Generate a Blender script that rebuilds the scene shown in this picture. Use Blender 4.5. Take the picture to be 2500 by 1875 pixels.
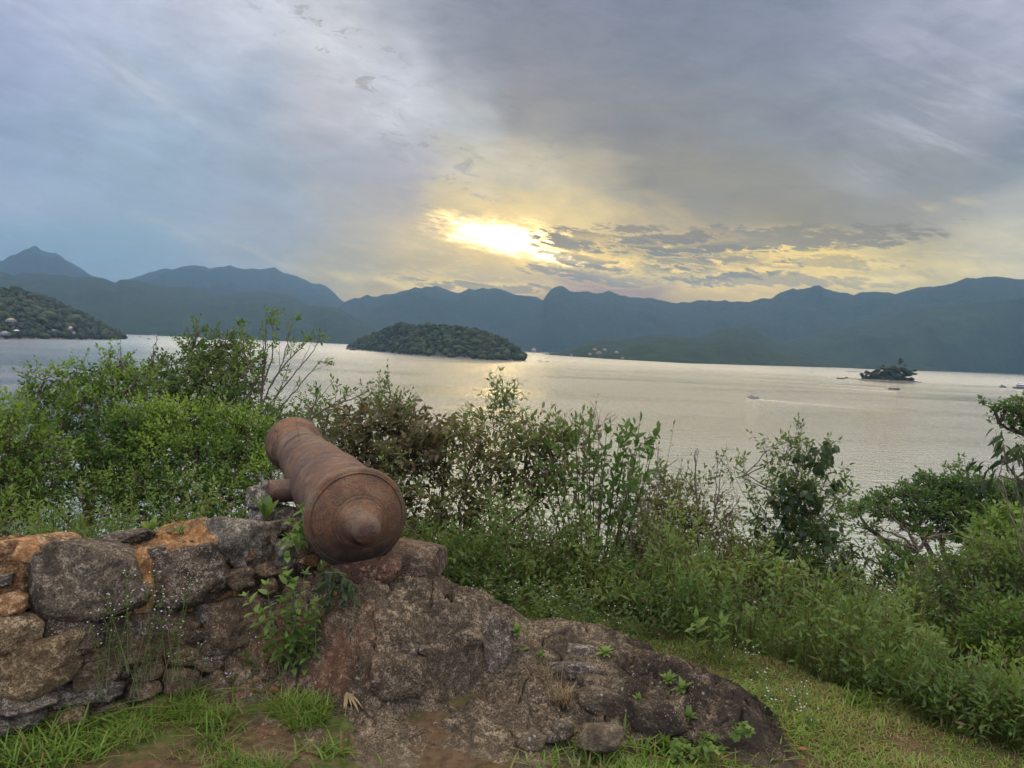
import bpy, math, random
import numpy as np
from math import radians, sin, cos, tan, pi
from mathutils import Vector, Matrix

for _o in list(bpy.data.objects):
    bpy.data.objects.remove(_o, do_unlink=True)
SC = bpy.context.scene
COL = SC.collection
rng = np.random.default_rng(7)
random.seed(7)

# ------------------------------------------------------------------ camera
EYE = 1.65
WATER = EYE - 24.0
HAZE = 0.92e-4
HAZE_TOP = 1060.0
F = 1878.0                    # focal length in photo pixels (2500 wide)
PITCH = radians(2.8)
ROLL = radians(2.6)
fw = np.array([0, cos(PITCH), -sin(PITCH)])
up0 = np.array([0, sin(PITCH), cos(PITCH)])
rt0 = np.array([1.0, 0, 0])
RT = cos(ROLL) * rt0 + sin(ROLL) * up0
UP = -sin(ROLL) * rt0 + cos(ROLL) * up0
CP = np.array([0, 0, EYE])
cam_d = bpy.data.cameras.new('camera')
cam = bpy.data.objects.new('camera', cam_d)
COL.objects.link(cam)
m3 = np.column_stack([RT, UP, -fw])
mw = Matrix([[m3[i][j] for j in range(3)] + [CP[i]] for i in range(3)] + [[0, 0, 0, 1]])
cam.matrix_world = mw
cam_d.sensor_width = 36.0
cam_d.lens = F / 2500.0 * 36.0
cam_d.clip_start = 0.05
cam_d.clip_end = 60000
SC.camera = cam


def ray(px, py):
    d = fw + (px - 1250) / F * RT - (py - 937.5) / F * UP
    return d


def at(px, py, depth):
    """world point seen at photo pixel px,py and lying depth metres in front of the lens plane"""
    return CP + depth * ray(px, py)


def on_z(px, py, z):
    d = ray(px, py)
    return CP + d * ((z - EYE) / d[2])


def azel(px, py):
    d = ray(px, py)
    return math.degrees(math.atan2(d[0], d[1])), math.degrees(math.atan2(d[2], math.hypot(d[0], d[1])))


# ------------------------------------------------------------------ colour helpers
def lin1(c):
    c /= 255.0
    return c / 12.92 if c <= 0.04045 else ((c + 0.055) / 1.055) ** 2.4


def srgb(r, g, b):
    return (lin1(r), lin1(g), lin1(b), 1.0)


# ------------------------------------------------------------------ node helper
class NT:
    def __init__(s, tree):
        s.t = tree
        s.n = tree.nodes
        s.l = tree.links

    def set(s, inp, v):
        if isinstance(v, bpy.types.NodeSocket):
            s.l.new(v, inp)
        elif v is not None:
            if inp.type == 'RGBA' and len(v) == 3:
                v = (*v, 1)
            inp.default_value = v

    def math(s, op, a, b=None, c=None, clamp=False):
        n = s.n.new('ShaderNodeMath')
        n.operation = op
        n.use_clamp = clamp
        s.set(n.inputs[0], a)
        if b is not None: s.set(n.inputs[1], b)
        if c is not None: s.set(n.inputs[2], c)
        return n.outputs[0]

    def add(s, a, b): return s.math('ADD', a, b)
    def sub(s, a, b): return s.math('SUBTRACT', a, b)
    def mul(s, a, b): return s.math('MULTIPLY', a, b)

    def vmath(s, op, a, b=None):
        n = s.n.new('ShaderNodeVectorMath')
        n.operation = op
        s.set(n.inputs[0], a)
        if b is not None:
            if op == 'SCALE': s.set(n.inputs['Scale'], b)
            else: s.set(n.inputs[1], b)
        return n.outputs['Value'] if op in ('LENGTH', 'DOT_PRODUCT') else n.outputs[0]

    def mapr(s, v, a, b, c=0.0, d=1.0, smooth=False):
        n = s.n.new('ShaderNodeMapRange')
        n.interpolation_type = 'SMOOTHSTEP' if smooth else 'LINEAR'
        s.set(n.inputs[0], v)
        for i, x in enumerate((a, b, c, d)): s.set(n.inputs[i + 1], x)
        return n.outputs[0]

    def mix(s, f, a, b, mode='MIX'):
        n = s.n.new('ShaderNodeMix')
        n.data_type = 'RGBA'
        n.blend_type = mode
        s.set(n.inputs[0], f)
        s.set(n.inputs[6], a)
        s.set(n.inputs[7], b)
        return n.outputs[2]

    def noise(s, vec, scale, detail=4, rough=0.5, dist=0.0, col=False, kind=None):
        n = s.n.new('ShaderNodeTexNoise')
        if kind: n.noise_type = kind
        s.set(n.inputs['Vector'], vec)
        n.inputs['Scale'].default_value = scale
        n.inputs['Detail'].default_value = detail
        n.inputs['Roughness'].default_value = rough
        n.inputs['Distortion'].default_value = dist
        return n.outputs['Color'] if col else n.outputs[0]

    def voro(s, vec, scale, feat='F1', out='Distance', rnd=1.0):
        n = s.n.new('ShaderNodeTexVoronoi')
        n.feature = feat
        s.set(n.inputs['Vector'], vec)
        n.inputs['Scale'].default_value = scale
        n.inputs['Randomness'].default_value = rnd
        return n.outputs[out]

    def ramp(s, f, stops, interp='LINEAR'):
        n = s.n.new('ShaderNodeValToRGB')
        cr = n.color_ramp
        cr.interpolation = interp
        while len(cr.elements) > 1: cr.elements.remove(cr.elements[0])
        cr.elements[0].position = stops[0][0]
        cr.elements[0].color = stops[0][1]
        for p, c in stops[1:]:
            e = cr.elements.new(p)
            e.color = c
        s.set(n.inputs[0], f)
        return n.outputs[0]

    def comb(s, x, y, z):
        n = s.n.new('ShaderNodeCombineXYZ')
        for i, v in enumerate((x, y, z)): s.set(n.inputs[i], v)
        return n.outputs[0]

    def sep(s, v):
        n = s.n.new('ShaderNodeSeparateXYZ')
        s.set(n.inputs[0], v)
        return n.outputs

    def bump(s, h, strength=0.5, dist=0.01, normal=None):
        n = s.n.new('ShaderNodeBump')
        n.inputs['Strength'].default_value = strength
        n.inputs['Distance'].default_value = dist
        s.set(n.inputs['Height'], h)
        if normal is not None: s.set(n.inputs['Normal'], normal)
        return n.outputs[0]

    def coord(s, which='Object'):
        return s.n.new('ShaderNodeTexCoord').outputs[which]

    def pos(s):
        return s.n.new('ShaderNodeNewGeometry').outputs['Position']

    def attr(s, name):
        n = s.n.new('ShaderNodeAttribute')
        n.attribute_name = name
        return n.outputs['Color']


# ------------------------------------------------------------------ sky
SUN_AZ, SUN_EL = azel(1200, 585)
W = bpy.data.worlds.new('World')
SC.world = W
W.use_nodes = True
W.node_tree.nodes.clear()
N = NT(W.node_tree)
gen = N.coord('Generated')
gx, gy, gz = N.sep(gen)
az = N.mul(N.math('ARCTAN2', gx, gy), 180 / pi)
el = N.mul(N.math('ARCSINE', gz), 180 / pi)
# cloud-layer space: stretched sideways near the horizon
cs = N.comb(N.mul(az, 0.045), N.mul(el, 0.11), 0.0)
cs2 = N.comb(N.add(N.mul(az, 0.135), N.mul(el, 0.10)), N.mul(N.add(el, N.mul(az, 0.06)), 0.46), 3.7)
w1 = N.noise(cs, 1.6, 5, 0.55, col=True)
w1x, w1y, _ = N.sep(w1)
w2 = N.noise(cs, 7.0, 5, 0.6, col=True)
w2x, w2y, _ = N.sep(w2)
wa = N.add(az, N.add(N.mul(N.sub(w1x, 0.5), 9.0), N.mul(N.sub(w2x, 0.5), 2.6)))
we = N.add(el, N.add(N.mul(N.sub(w1y, 0.5), 3.2), N.mul(N.sub(w2y, 0.5), 1.6)))
wf = N.mapr(wa, -40, 40)


INSC = (0.24, 0.38, 0.56)       # what thick haze looks like, to judge the sky behind it


def behind(c, e):
    """colour of the sky itself, for a colour c seen at elevation e through the haze"""
    e = max(e, 2.0)
    T = math.exp(-HAZE * min(HAZE_TOP / sin(radians(e)), 11500 / cos(radians(e))))
    return tuple(max(0.02, (c[k] - (1 - T) * INSC[k]) / T) for k in range(3)) + (1.0,)


def row(e, pts):
    st = []
    for x, c in pts:
        a_ = math.degrees(math.atan((x - 1250) / F))
        st.append(((a_ + 40) / 80, behind(srgb(*c), e)))
    return N.ramp(wf, st, 'EASE')


ROWS = [
    (1.0, [(0, (143, 168, 191)), (400, (143, 170, 193)), (700, (157, 170, 183)), (1000, (182, 176, 160)), (1400, (160, 155, 140)), (1800, (196, 182, 145)), (2200, (190, 186, 165)), (2500, (196, 194, 184))]),
    (5.0, [(0, (143, 170, 196)), (310, (142, 171, 196)), (620, (155, 172, 191)), (850, (168, 172, 173)), (1000, (180, 175, 162)), (1250, (184, 176, 152)), (1400, (146, 143, 134)), (1560, (156, 152, 138)), (1720, (196, 182, 142)), (1880, (204, 190, 150)), (2190, (192, 187, 165)), (2500, (197, 195, 184))]),
    (7.2, [(0, (158, 177, 202)), (310, (150, 175, 198)), (620, (158, 172, 191)), (850, (172, 175, 178)), (1020, (186, 180, 168)), (1150, (225, 205, 155)), (1300, (245, 218, 150)), (1400, (156, 150, 135)), (1560, (140, 139, 134)), (1700, (160, 155, 138)), (1830, (214, 198, 152)), (1960, (206, 192, 150)), (2190, (184, 180, 162)), (2500, (196, 195, 184))]),
    (9.6, [(0, (152, 170, 198)), (310, (150, 173, 196)), (620, (155, 172, 193)), (800, (168, 174, 183)), (940, (165, 168, 180)), (1060, (195, 185, 160)), (1250, (232, 210, 162)), (1400, (222, 204, 162)), (1560, (186, 174, 150)), (1700, (160, 155, 145)), (1880, (150, 148, 142)), (2190, (154, 155, 155)), (2500, (176, 180, 180))]),
    (12.2, [(0, (150, 168, 195)), (310, (155, 176, 198)), (620, (158, 173, 191)), (800, (160, 168, 183)), (940, (168, 171, 186)), (1100, (197, 192, 178)), (1250, (205, 197, 177)), (1400, (190, 181, 160)), (1560, (151, 148, 143)), (1880, (147, 147, 145)), (2190, (145, 149, 156)), (2500, (156, 164, 174))]),
    (16.2, [(0, (160, 172, 201)), (310, (167, 181, 201)), (620, (163, 176, 196)), (780, (190, 190, 200)), (940, (194, 198, 207)), (1100, (184, 187, 191)), (1240, (152, 151, 154)), (1560, (138, 140, 147)), (1880, (139, 144, 154)), (2190, (150, 156, 170)), (2350, (166, 171, 186)), (2500, (134, 147, 168))]),
    (20.5, [(0, (174, 184, 210)), (310, (180, 189, 210)), (620, (199, 204, 218)), (780, (203, 205, 209)), (940, (186, 188, 200)), (1080, (148, 151, 165)), (1250, (139, 141, 154)), (1560, (132, 138, 154)), (1880, (134, 141, 159)), (2190, (152, 158, 178)), (2500, (175, 180, 200))]),
    (25.5, [(0, (185, 192, 214)), (310, (187, 194, 213)), (560, (200, 202, 214)), (720, (190, 193, 204)), (880, (150, 156, 168)), (1250, (128, 135, 155)), (1560, (122, 130, 150)), (1880, (129, 136, 156)), (2190, (163, 168, 192)), (2500, (186, 189, 209))]),
]
sky = row(4.0, ROWS[0][1])
for i in range(1, len(ROWS)):
    f = N.mapr(we, ROWS[i - 1][0], ROWS[i][0], smooth=True)
    sky = N.mix(f, sky, row(ROWS[i][0], ROWS[i][1]))


def blob(px, py, wpx, hpx, ang=0.0, warped=0.6):
    """soft elliptical mask in sky angles, 1 in the centre"""
    a0, e0 = azel(px, py)
    sa = math.degrees(wpx / F)
    se = math.degrees(hpx / F)
    A = N.sub(N.add(az, N.mul(N.sub(wa, az), warped)), a0)
    E = N.sub(N.add(el, N.mul(N.sub(we, el), warped)), e0)
    ca, sn = cos(ang), sin(ang)
    U = N.mul(N.add(N.mul(A, ca), N.mul(E, sn)), 1 / sa)
    V = N.mul(N.sub(N.mul(E, ca), N.mul(A, sn)), 1 / se)
    r2 = N.add(N.mul(U, U), N.mul(V, V))
    return N.math('EXPONENT', N.mul(r2, -1.0))


# broken low clouds near the sun
n_st = N.noise(cs2, 2.6, 9, 0.66, 0.5)
n_st2 = N.noise(N.vmath('ADD', cs2, (7.3, 2.1, 0.0)), 6.5, 8, 0.66, 0.3)
thr = N.math('ADD', N.mul(N.sub(n_st, 0.5), 3.2), N.mul(N.sub(n_st2, 0.5), 3.0))
reg = N.math('MAXIMUM', blob(1560, 650, 420, 55), blob(1830, 655, 400, 60))
reg = N.math('MAXIMUM', reg, blob(1170, 695, 260, 30))
lit = N.mapr(thr, 0.10, -0.60, 0, 1, smooth=True)
sky = N.mix(N.mul(N.mul(reg, lit), 0.62), sky, behind(srgb(248, 224, 168), 6))
# bright patch where the sun stands behind thin cloud
s1 = blob(1238, 580, 180, 48, -0.10, 0.7)
s2 = blob(1335, 618, 165, 26, -0.24, 0.7)
s3 = blob(1240, 580, 270, 90, -0.05, 0.8)
sky = N.mix(N.mul(s3, 0.45), sky, behind(srgb(246, 220, 170), 8))
sm_ = N.mapr(N.add(s1, s2), .03, .40, 0, 1)
glow = N.mapr(N.add(N.add(s1, s2), N.mul(N.mul(thr, sm_), -0.36)), 0.12, 1.15, 0, 1, smooth=True)
sky = N.mix(N.mul(glow, 0.95), sky, (4.2, 2.9, 1.0, 1))
core = N.mapr(N.add(N.math('MAXIMUM', s1, N.mul(s2, .9)), N.mul(N.mul(thr, sm_), -0.34)), 0.48, 1.25, 0, 1, smooth=True)
sky = N.mix(core, sky, (20.0, 15.0, 7.0, 1))
# grey cloud banks right of the sun, with ragged lit edges
for (bx, by, bw, bh, an, am) in ((1500, 605, 170, 40, -0.08, .97), (1680, 632, 200, 40, -0.05, .95), (1560, 672, 260, 22, -0.02, .75), (1420, 640, 110, 16, -0.1, .8),
                                 (1860, 585, 330, 30, 0.04, .85), (1540, 552, 70, 12, 0, .9), (1400, 595, 60, 16, -.2, .85), (1600, 580, 120, 12, 0, .7), (1180, 700, 170, 10, 0, .6), (1900, 690, 220, 16, 0, .6), (2050, 640, 120, 12, 0, .4)):
    bb_ = blob(bx, by, bw, bh, an, 0.6)
    q = N.add(bb_, N.mul(N.mul(thr, 0.75), N.mapr(bb_, .02, .35, 0, 1)))
    rim = N.mul(N.mapr(q, 0.0, 0.22, 0, 1, smooth=True), N.mapr(q, 0.22, 0.46, 1, 0, smooth=True))
    sky = N.mix(N.mul(N.mul(rim, reg), .65), sky, behind(srgb(255, 226, 160), 7))
    m_ = N.mapr(q, 0.22, 0.62, 0, am, smooth=True)
    sky = N.mix(m_, sky, behind(srgb(143, 147, 134), 7))
# scattered scraps of darker cloud higher up
sc_ = N.noise(N.comb(N.mul(az, .16), N.mul(el, .42), 9.1), 3.0, 8, .68, .6)
for (bx, by, bw, bh, am) in ((1100, 420, 170, 60, .55), (1010, 330, 160, 50, .4), (800, 90, 170, 70, .75), (900, 170, 120, 60, .6), (1300, 340, 120, 60, .5), (1060, 530, 70, 30, .5), (2200, 650, 150, 30, .4)):
    m_ = N.mul(N.mapr(blob(bx, by, bw, bh, -.3, .6), .15, .9, 0, 1), N.mapr(sc_, .53, .62, 0, am, smooth=True))
    sky = N.mix(m_, sky, behind(srgb(150, 152, 160), 14))
# wisps of bright cirrus
wsp = N.noise(N.comb(N.add(N.mul(az, .08), N.mul(el, .07)), N.add(N.mul(el, .24), N.mul(az, .10)), 5.), 2.2, 9, .6, .5)
wm = N.mapr(wsp, .38, .70, 0, 1, smooth=True)
for (bx, by, bw, bh, an, am) in ((180, 110, 260, 20, -0.42, .8), (330, 170, 130, 60, -0.5, .5), (270, 288, 90, 14, -0.3, .45),
                                 (860, 110, 300, 70, -0.75, .65), (760, 60, 220, 50, -0.62, .6), (985, 230, 180, 60, -0.7, .5), (1050, 350, 200, 60, -.4, .3),
                                 (560, 600, 120, 12, -0.25, .4), (930, 690, 170, 12, -0.12, .8), (2280, 330, 200, 70, 0.35, .75), (2380, 210, 160, 60, 0.4, .7), (2330, 60, 220, 50, 0.2, .5), (2340, 487, 70, 12, 0, .6),
                                 (2280, 640, 120, 16, 0, .5), (2200, 675, 110, 14, 0.1, .9), (400, 430, 300, 40, -.2, .25), (600, 250, 300, 60, -.3, .25)):
    m_ = N.mul(blob(bx, by, bw, bh, an, 0.6), wm)
    sky = N.mix(N.mul(m_, am * (.5 if by < 500 else .9)), sky, behind(srgb(214, 217, 228), 18) if by < 450 else behind(srgb(246, 226, 180), 6))
# darker blue pockets at the right
for (bx, by, bw, bh, an, am) in ((2480, 350, 90, 60, .3, .6), (2100, 260, 260, 50, .1, .3), (1500, 60, 300, 60, 0, .25), (1600, 500, 260, 60, -.2, .3)):
    m_ = N.mul(blob(bx, by, bw, bh, an, .8), N.mapr(wsp, .62, .42, .2, 1))
    sky = N.mix(N.mul(m_, am), sky, behind(srgb(118, 130, 152), 16))
det = N.mapr(N.noise(cs, 4.5, 8, 0.6, 0.5), 0.32, 0.68, 0.87, 1.12)
det2 = N.mapr(thr, -1, 1, 1.06, 0.94)
sky = N.vmath('SCALE', sky, N.mul(det, det2))
# the cloud deck overhead and behind the viewer, thinner and brighter
hi = N.mapr(el, 27, 62, 0, 1, smooth=True)
bk = N.mapr(gy, 0.25, -0.5, 0, 1, smooth=True)
bk = N.mul(bk, N.mapr(el, -2, 12, 0, 1, smooth=True))
over = N.math('MAXIMUM', hi, bk)
sky = N.mix(hi, sky, (2.85, 2.52, 2.0, 1))
sky = N.mix(N.mul(bk, N.sub(1.0, N.mul(hi, 0.8))), sky, (1.95, 1.95, 2.35, 1))
nish = N.n.new('ShaderNodeTexSky')
nish.sky_type = 'NISHITA'
nish.sun_disc = False
nish.sun_elevation = radians(SUN_EL)
nish.sun_rotation = radians(SUN_AZ)
cover = N.mix(0.985, nish.outputs[0], N.vmath('SCALE', sky, 10.0))
bg = N.n.new('ShaderNodeBackground')
N.set(bg.inputs[0], cover)
bg.inputs[1].default_value = 0.1
wo = N.n.new('ShaderNodeOutputWorld')
N.l.new(bg.outputs[0], wo.inputs[0])

# ------------------------------------------------------------------ sun behind the cloud
sl = bpy.data.lights.new('sun', 'SUN')
sl.energy = 0.95
sl.angle = radians(70)
sl.color = (1.0, 0.83, 0.54)
so = bpy.data.objects.new('sun', sl)
COL.objects.link(so)
SUN_AZ_L = SUN_AZ + 12.0        # the bright part of the veiled sky lies a little right of the sun
sd = np.array([sin(radians(SUN_AZ_L)) * cos(radians(SUN_EL)), cos(radians(SUN_AZ_L)) * cos(radians(SUN_EL)), sin(radians(SUN_EL))])
so.rotation_euler = Vector(sd).to_track_quat('Z', 'Y').to_euler()
so.location = (0, 0, 60)

SC.view_settings.view_transform = 'Standard'
SC.view_settings.look = 'None'
SC.view_settings.gamma = 1
SC.view_settings.use_curve_mapping = False
SC.view_settings.exposure = 0.0
SC.render.engine = 'CYCLES'
cy = SC.cycles
cy.use_denoising = True
cy.max_bounces = 6
cy.diffuse_bounces = 2
cy.glossy_bounces = 2
cy.transmission_bounces = 3
cy.volume_bounces = 0
cy.transparent_max_bounces = 6
cy.caustics_reflective = False
cy.caustics_refractive = False
cy.use_adaptive_sampling = True
cy.adaptive_threshold = 0.01
cy.denoising_prefilter = 'ACCURATE'


# ------------------------------------------------------------------ noise in numpy
_P = np.random.default_rng(3).permutation(256)
_P = np.concatenate([_P, _P, _P])
_G = np.random.default_rng(5).normal(size=(256, 3))
_G /= np.linalg.norm(_G, axis=1)[:, None]


def noise3(p):
    p = np.asarray(p, float)
    i = np.floor(p).astype(np.int64)
    f = p - i
    u = f * f * f * (f * (f * 6 - 15) + 10)
    i &= 255
    out = 0
    for dx in (0, 1):
        for dy in (0, 1):
            for dz in (0, 1):
                h = _P[_P[_P[i[..., 0] + dx] + i[..., 1] + dy] + i[..., 2] + dz]
                g = _G[h]
                d = g[..., 0] * (f[..., 0] - dx) + g[..., 1] * (f[..., 1] - dy) + g[..., 2] * (f[..., 2] - dz)
                w = (u[..., 0] if dx else 1 - u[..., 0]) * (u[..., 1] if dy else 1 - u[..., 1]) * (u[..., 2] if dz else 1 - u[..., 2])
                out = out + w * d
    return out * 1.6


def fbm(p, octv=5, lac=2.0, gain=0.5, ridge=False):
    p = np.asarray(p, float)
    s = 0
    a = 1.0
    for k in range(octv):
        n = noise3(p + 17.3 * k)
        if ridge: n = 1 - 2 * np.abs(n)
        s = s + a * n
        a *= gain
        p = p * lac
    return s


def vec3(x, y, z=0.0):
    x, y, z = np.broadcast_arrays(x, y, z)
    return np.stack([x, y, z], -1)


# ------------------------------------------------------------------ mesh helpers
def make_mesh(name, v, faces, mats, parent=None, smooth=False, tint=None, midx=None):
    """faces: list of int arrays (n,3) / (n,4)"""
    v = np.ascontiguousarray(v, dtype=np.float32).reshape(-1, 3)
    faces = [np.asarray(f, dtype=np.int32) for f in faces if len(f)]
    me = bpy.data.meshes.new(name)
    me.vertices.add(len(v))
    me.vertices.foreach_set('co', v.ravel())
    nl = sum(f.size for f in faces)
    npoly = sum(len(f) for f in faces)
    me.loops.add(nl)
    me.polygons.add(npoly)
    me.loops.foreach_set('vertex_index', np.concatenate([f.ravel() for f in faces]))
    tot = np.concatenate([np.full(len(f), f.shape[1], np.int32) for f in faces])
    st = np.concatenate([[0], np.cumsum(tot)[:-1]]).astype(np.int32)
    me.polygons.foreach_set('loop_start', st)
    me.polygons.foreach_set('loop_total', tot)
    if smooth: me.polygons.foreach_set('use_smooth', np.ones(npoly, bool))
    if midx is not None: me.polygons.foreach_set('material_index', np.asarray(midx, np.int32))
    if tint is not None:
        a = me.color_attributes.new('tint', 'FLOAT_COLOR', 'POINT')
        c = np.ones((len(v), 4), np.float32)
        c[:, :3] = tint
        a.data.foreach_set('color', c.ravel())
    me.update()
    me.validate()
    for m in (mats if isinstance(mats, (list, tuple)) else [mats]): me.materials.append(m)
    o = bpy.data.objects.new(name, me)
    COL.objects.link(o)
    if parent is not None: o.parent = parent
    return o


def tag(o, label=None, cat=None, group=None, kind=None):
    if label: o['label'] = label
    if cat: o['category'] = cat
    if group: o['group'] = group
    if kind: o['kind'] = kind
    return o


def empty(name, loc, label=None, cat=None, group=None):
    o = bpy.data.objects.new(name, None)
    COL.objects.link(o)
    o.location = [float(c) for c in loc]
    o.empty_display_size = 0.2
    return tag(o, label, cat, group)


def part(name, v, faces, mats, root, **kw):
    """child mesh given in world coordinates"""
    off = np.array(root.matrix_basis.translation) if root is not None else 0
    r = root
    while r is not None and r.parent is not None:
        r = r.parent
        off = off + np.array(r.matrix_basis.translation)
    return make_mesh(name, np.asarray(v) - off, faces, mats, parent=root, **kw)


def grid_faces(nr, nc, off=0, wrap=False):
    r = np.arange(nr - 1)[:, None]
    c = np.arange(nc if wrap else nc - 1)[None, :]
    a = r * nc + c
    b = r * nc + (c + 1) % nc
    d = (r + 1) * nc + c
    e = (r + 1) * nc + (c + 1) % nc
    return np.stack([a, b, e, d], -1).reshape(-1, 4) + off


def merge(parts):
    """[(verts, [faces...], tint or None)] -> one"""
    V, Fq, Ft, T = [], [], [], []
    o = 0
    for p in parts:
        v, fs = p[0], p[1]
        V.append(v)
        for f in fs:
            f = np.asarray(f)
            if len(f): (Fq if f.shape[1] == 4 else Ft).append(f + o)
        if len(p) > 2 and p[2] is not None: T.append(np.broadcast_to(p[2], (len(v), 3)))
        o += len(v)
    fs = []
    if Ft: fs.append(np.concatenate(Ft))
    if Fq: fs.append(np.concatenate(Fq))
    return np.concatenate(V), fs, (np.concatenate(T) if T else None)


def norm(v):
    return v / np.maximum(np.linalg.norm(v, axis=-1, keepdims=True), 1e-9)


def tubes(p0, p1, r0, r1, sides=4):
    """many separate tapered segments"""
    p0 = np.asarray(p0, float).reshape(-1, 3)
    p1 = np.asarray(p1, float).reshape(-1, 3)
    n = len(p0)
    if n == 0: return np.zeros((0, 3)), []
    r0 = np.broadcast_to(r0, (n,))
    r1 = np.broadcast_to(r1, (n,))
    d = norm(p1 - p0)
    ref = np.where(np.abs(d[:, 2:3]) < 0.9, np.array([[0, 0, 1.0]]), np.array([[1.0, 0, 0]]))
    a = norm(np.cross(d, ref))
    b = np.cross(d, a)
    t = np.arange(sides) / sides * 2 * pi
    ring = a[:, None, :] * np.cos(t)[None, :, None] + b[:, None, :] * np.sin(t)[None, :, None]
    v = np.concatenate([p0[:, None] + ring * r0[:, None, None], p1[:, None] + ring * r1[:, None, None]], 1)
    k = np.arange(sides)
    k2 = (k + 1) % sides
    f = np.stack([k, k2, k2 + sides, k + sides], -1)[None] + (np.arange(n) * 2 * sides)[:, None, None]
    return v.reshape(-1, 3), [f.reshape(-1, 4)]


def path_tube(pts, rad, sides=8):
    """one smooth tube through points"""
    pts = np.asarray(pts, float)
    rad = np.broadcast_to(rad, (len(pts),))
    d = norm(np.gradient(pts, axis=0))
    ref = np.array([0, 0, 1.0]) if abs(d[0][2]) < 0.8 else np.array([1.0, 0, 0])
    a = norm(np.cross(d, ref))
    b = np.cross(d, a)
    t = np.arange(sides) / sides * 2 * pi
    v = pts[:, None] + (a[:, None] * np.cos(t)[None, :, None] + b[:, None] * np.sin(t)[None, :, None]) * rad[:, None, None]
    f = grid_faces(len(pts), sides, wrap=True)
    return v.reshape(-1, 3), [f]


def bez(p0, p1, p2, n):
    t = np.linspace(0, 1, n)[:, None]
    return (1 - t) ** 2 * p0 + 2 * t * (1 - t) * p1 + t * t * p2


def icos(sub):
    import bmesh
    bm = bmesh.new()
    bmesh.ops.create_icosphere(bm, subdivisions=sub, radius=1)
    v = np.array([x.co[:] for x in bm.verts])
    f = np.array([[q.index for q in x.verts] for x in bm.faces])
    bm.free()
    return v, f


ICO = {k: icos(k) for k in (1, 2, 3, 4, 5)}


def new_mat(name):
    m = bpy.data.materials.new(name)
    m.use_nodes = True
    m.node_tree.nodes.clear()
    n = NT(m.node_tree)
    out = n.n.new('ShaderNodeOutputMaterial')
    b = n.n.new('ShaderNodeBsdfPrincipled')
    n.l.new(b.outputs[0], out.inputs[0])
    return m, n, b, out
# ================================================================== water and far land
def zoom_pts(x0, y0, s, pts):
    return [(x0 + x / s, y0 + y / s) for x, y in pts]


def forest_mat(name, c1, c2, scale=0.02, bumpd=3.0):
    m, n, b, out = new_mat(name)
    p = n.pos()
    a = n.noise(p, scale, 6, 0.6)
    c = n.noise(p, scale * 9, 3, 0.6)
    mixf = n.mapr(n.add(n.mul(a, 0.6), n.mul(c, 0.4)), 0.38, 0.62)
    n.set(b.inputs['Base Color'], n.mix(mixf, (*c1, 1), (*c2, 1)))
    b.inputs['Roughness'].default_value = 0.9
    b.inputs['Specular IOR Level'].default_value = 0.1
    n.set(b.inputs['Normal'], n.bump(n.noise(p, scale * 5, 5, 0.65), 0.9, bumpd))
    return m


M_far = forest_mat('far forest', (.008, .014, .010), (.020, .030, .018), 0.004, 30)
M_mid = forest_mat('hill forest', (.008, .016, .008), (.026, .040, .016), 0.010, 10)


def hill(name, prof, D, foot, mat, gul=0.17, gscale=600., cols=None, rows=28, expo=0.85, back=1.12, seed=0, rough=3.0, step=5.0, lower=0.0):
    px = np.array([p[0] for p in prof], float)
    py = np.array([p[1] for p in prof], float)
    X = np.arange(px[0], px[-1] + step, step)
    X[-1] = px[-1]
    Y = np.interp(X, px, py)
    if callable(D): Dh = np.array([D(x) for x in X])
    else: Dh = np.full(len(X), float(D))
    Df = np.array([foot(x) for x in X]) if callable(foot) else np.full(len(X), float(foot))
    rays = np.array([ray(x, y) for x, y in zip(X, Y)])
    hz = np.linalg.norm(rays[:, :2], axis=1)
    dirs = rays[:, :2] / hz[:, None]
    Zr = EYE + Dh * rays[:, 2] / hz - lower
    Zr = np.maximum(Zr, WATER + 1.0)
    tf = np.linspace(0, 1, rows)
    tb = np.linspace(1, 2, max(4, rows // 4))[1:]
    V = []
    for t in tf:
        dist = Df + (Dh - Df) * t
        P = dirs * dist[:, None]
        base = WATER - 2
        z = base + (Zr - base) * (t ** expo)
        env = (Zr - base) * np.sin(pi * min(t, 1)) ** 0.8
        q = vec3(P[:, 0] / gscale, P[:, 1] / gscale * 0.45, seed * 3.1)
        g = fbm(q, 5, ridge=True)
        z = z + env * gul * (g - 0.6)
        V.append(np.column_stack([P, z]))
    for t in tb:
        s = t - 1
        dist = Dh * (1 + (back - 1) * s)
        P = dirs * dist[:, None]
        z = WATER - 2 + (Zr - WATER + 2) * (1 - s ** 1.3)
        V.append(np.column_stack([P, z]))
    V = np.array(V)
    nr, nc = V.shape[:2]
    nz = noise3(V * np.array([1, 1, 1]) / (rough * 7)) * rough * 0.5 + noise3(V / (rough * 2.6)) * rough * 0.35
    V[1:-1, :, 2] += nz[1:-1]
    o = make_mesh(name, V.reshape(-1, 3), [grid_faces(nr, nc)], mat, smooth=True)
    tag(o, kind='structure')
    return V[:rows]


def shore(pts):
    xs = [p[0] for p in pts]
    ds = [float(np.hypot(*on_z(p[0], p[1], WATER)[:2])) for p in pts]
    return lambda x: float(np.interp(x, xs, ds))


farshore = shore([(-400, 785.5), (300, 816), (620, 829.5), (850, 840.5), (1000, 849), (1280, 863), (1500, 877), (1700, 888), (1900, 894), (2150, 902), (2500, 914.5), (2900, 934)])

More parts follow.
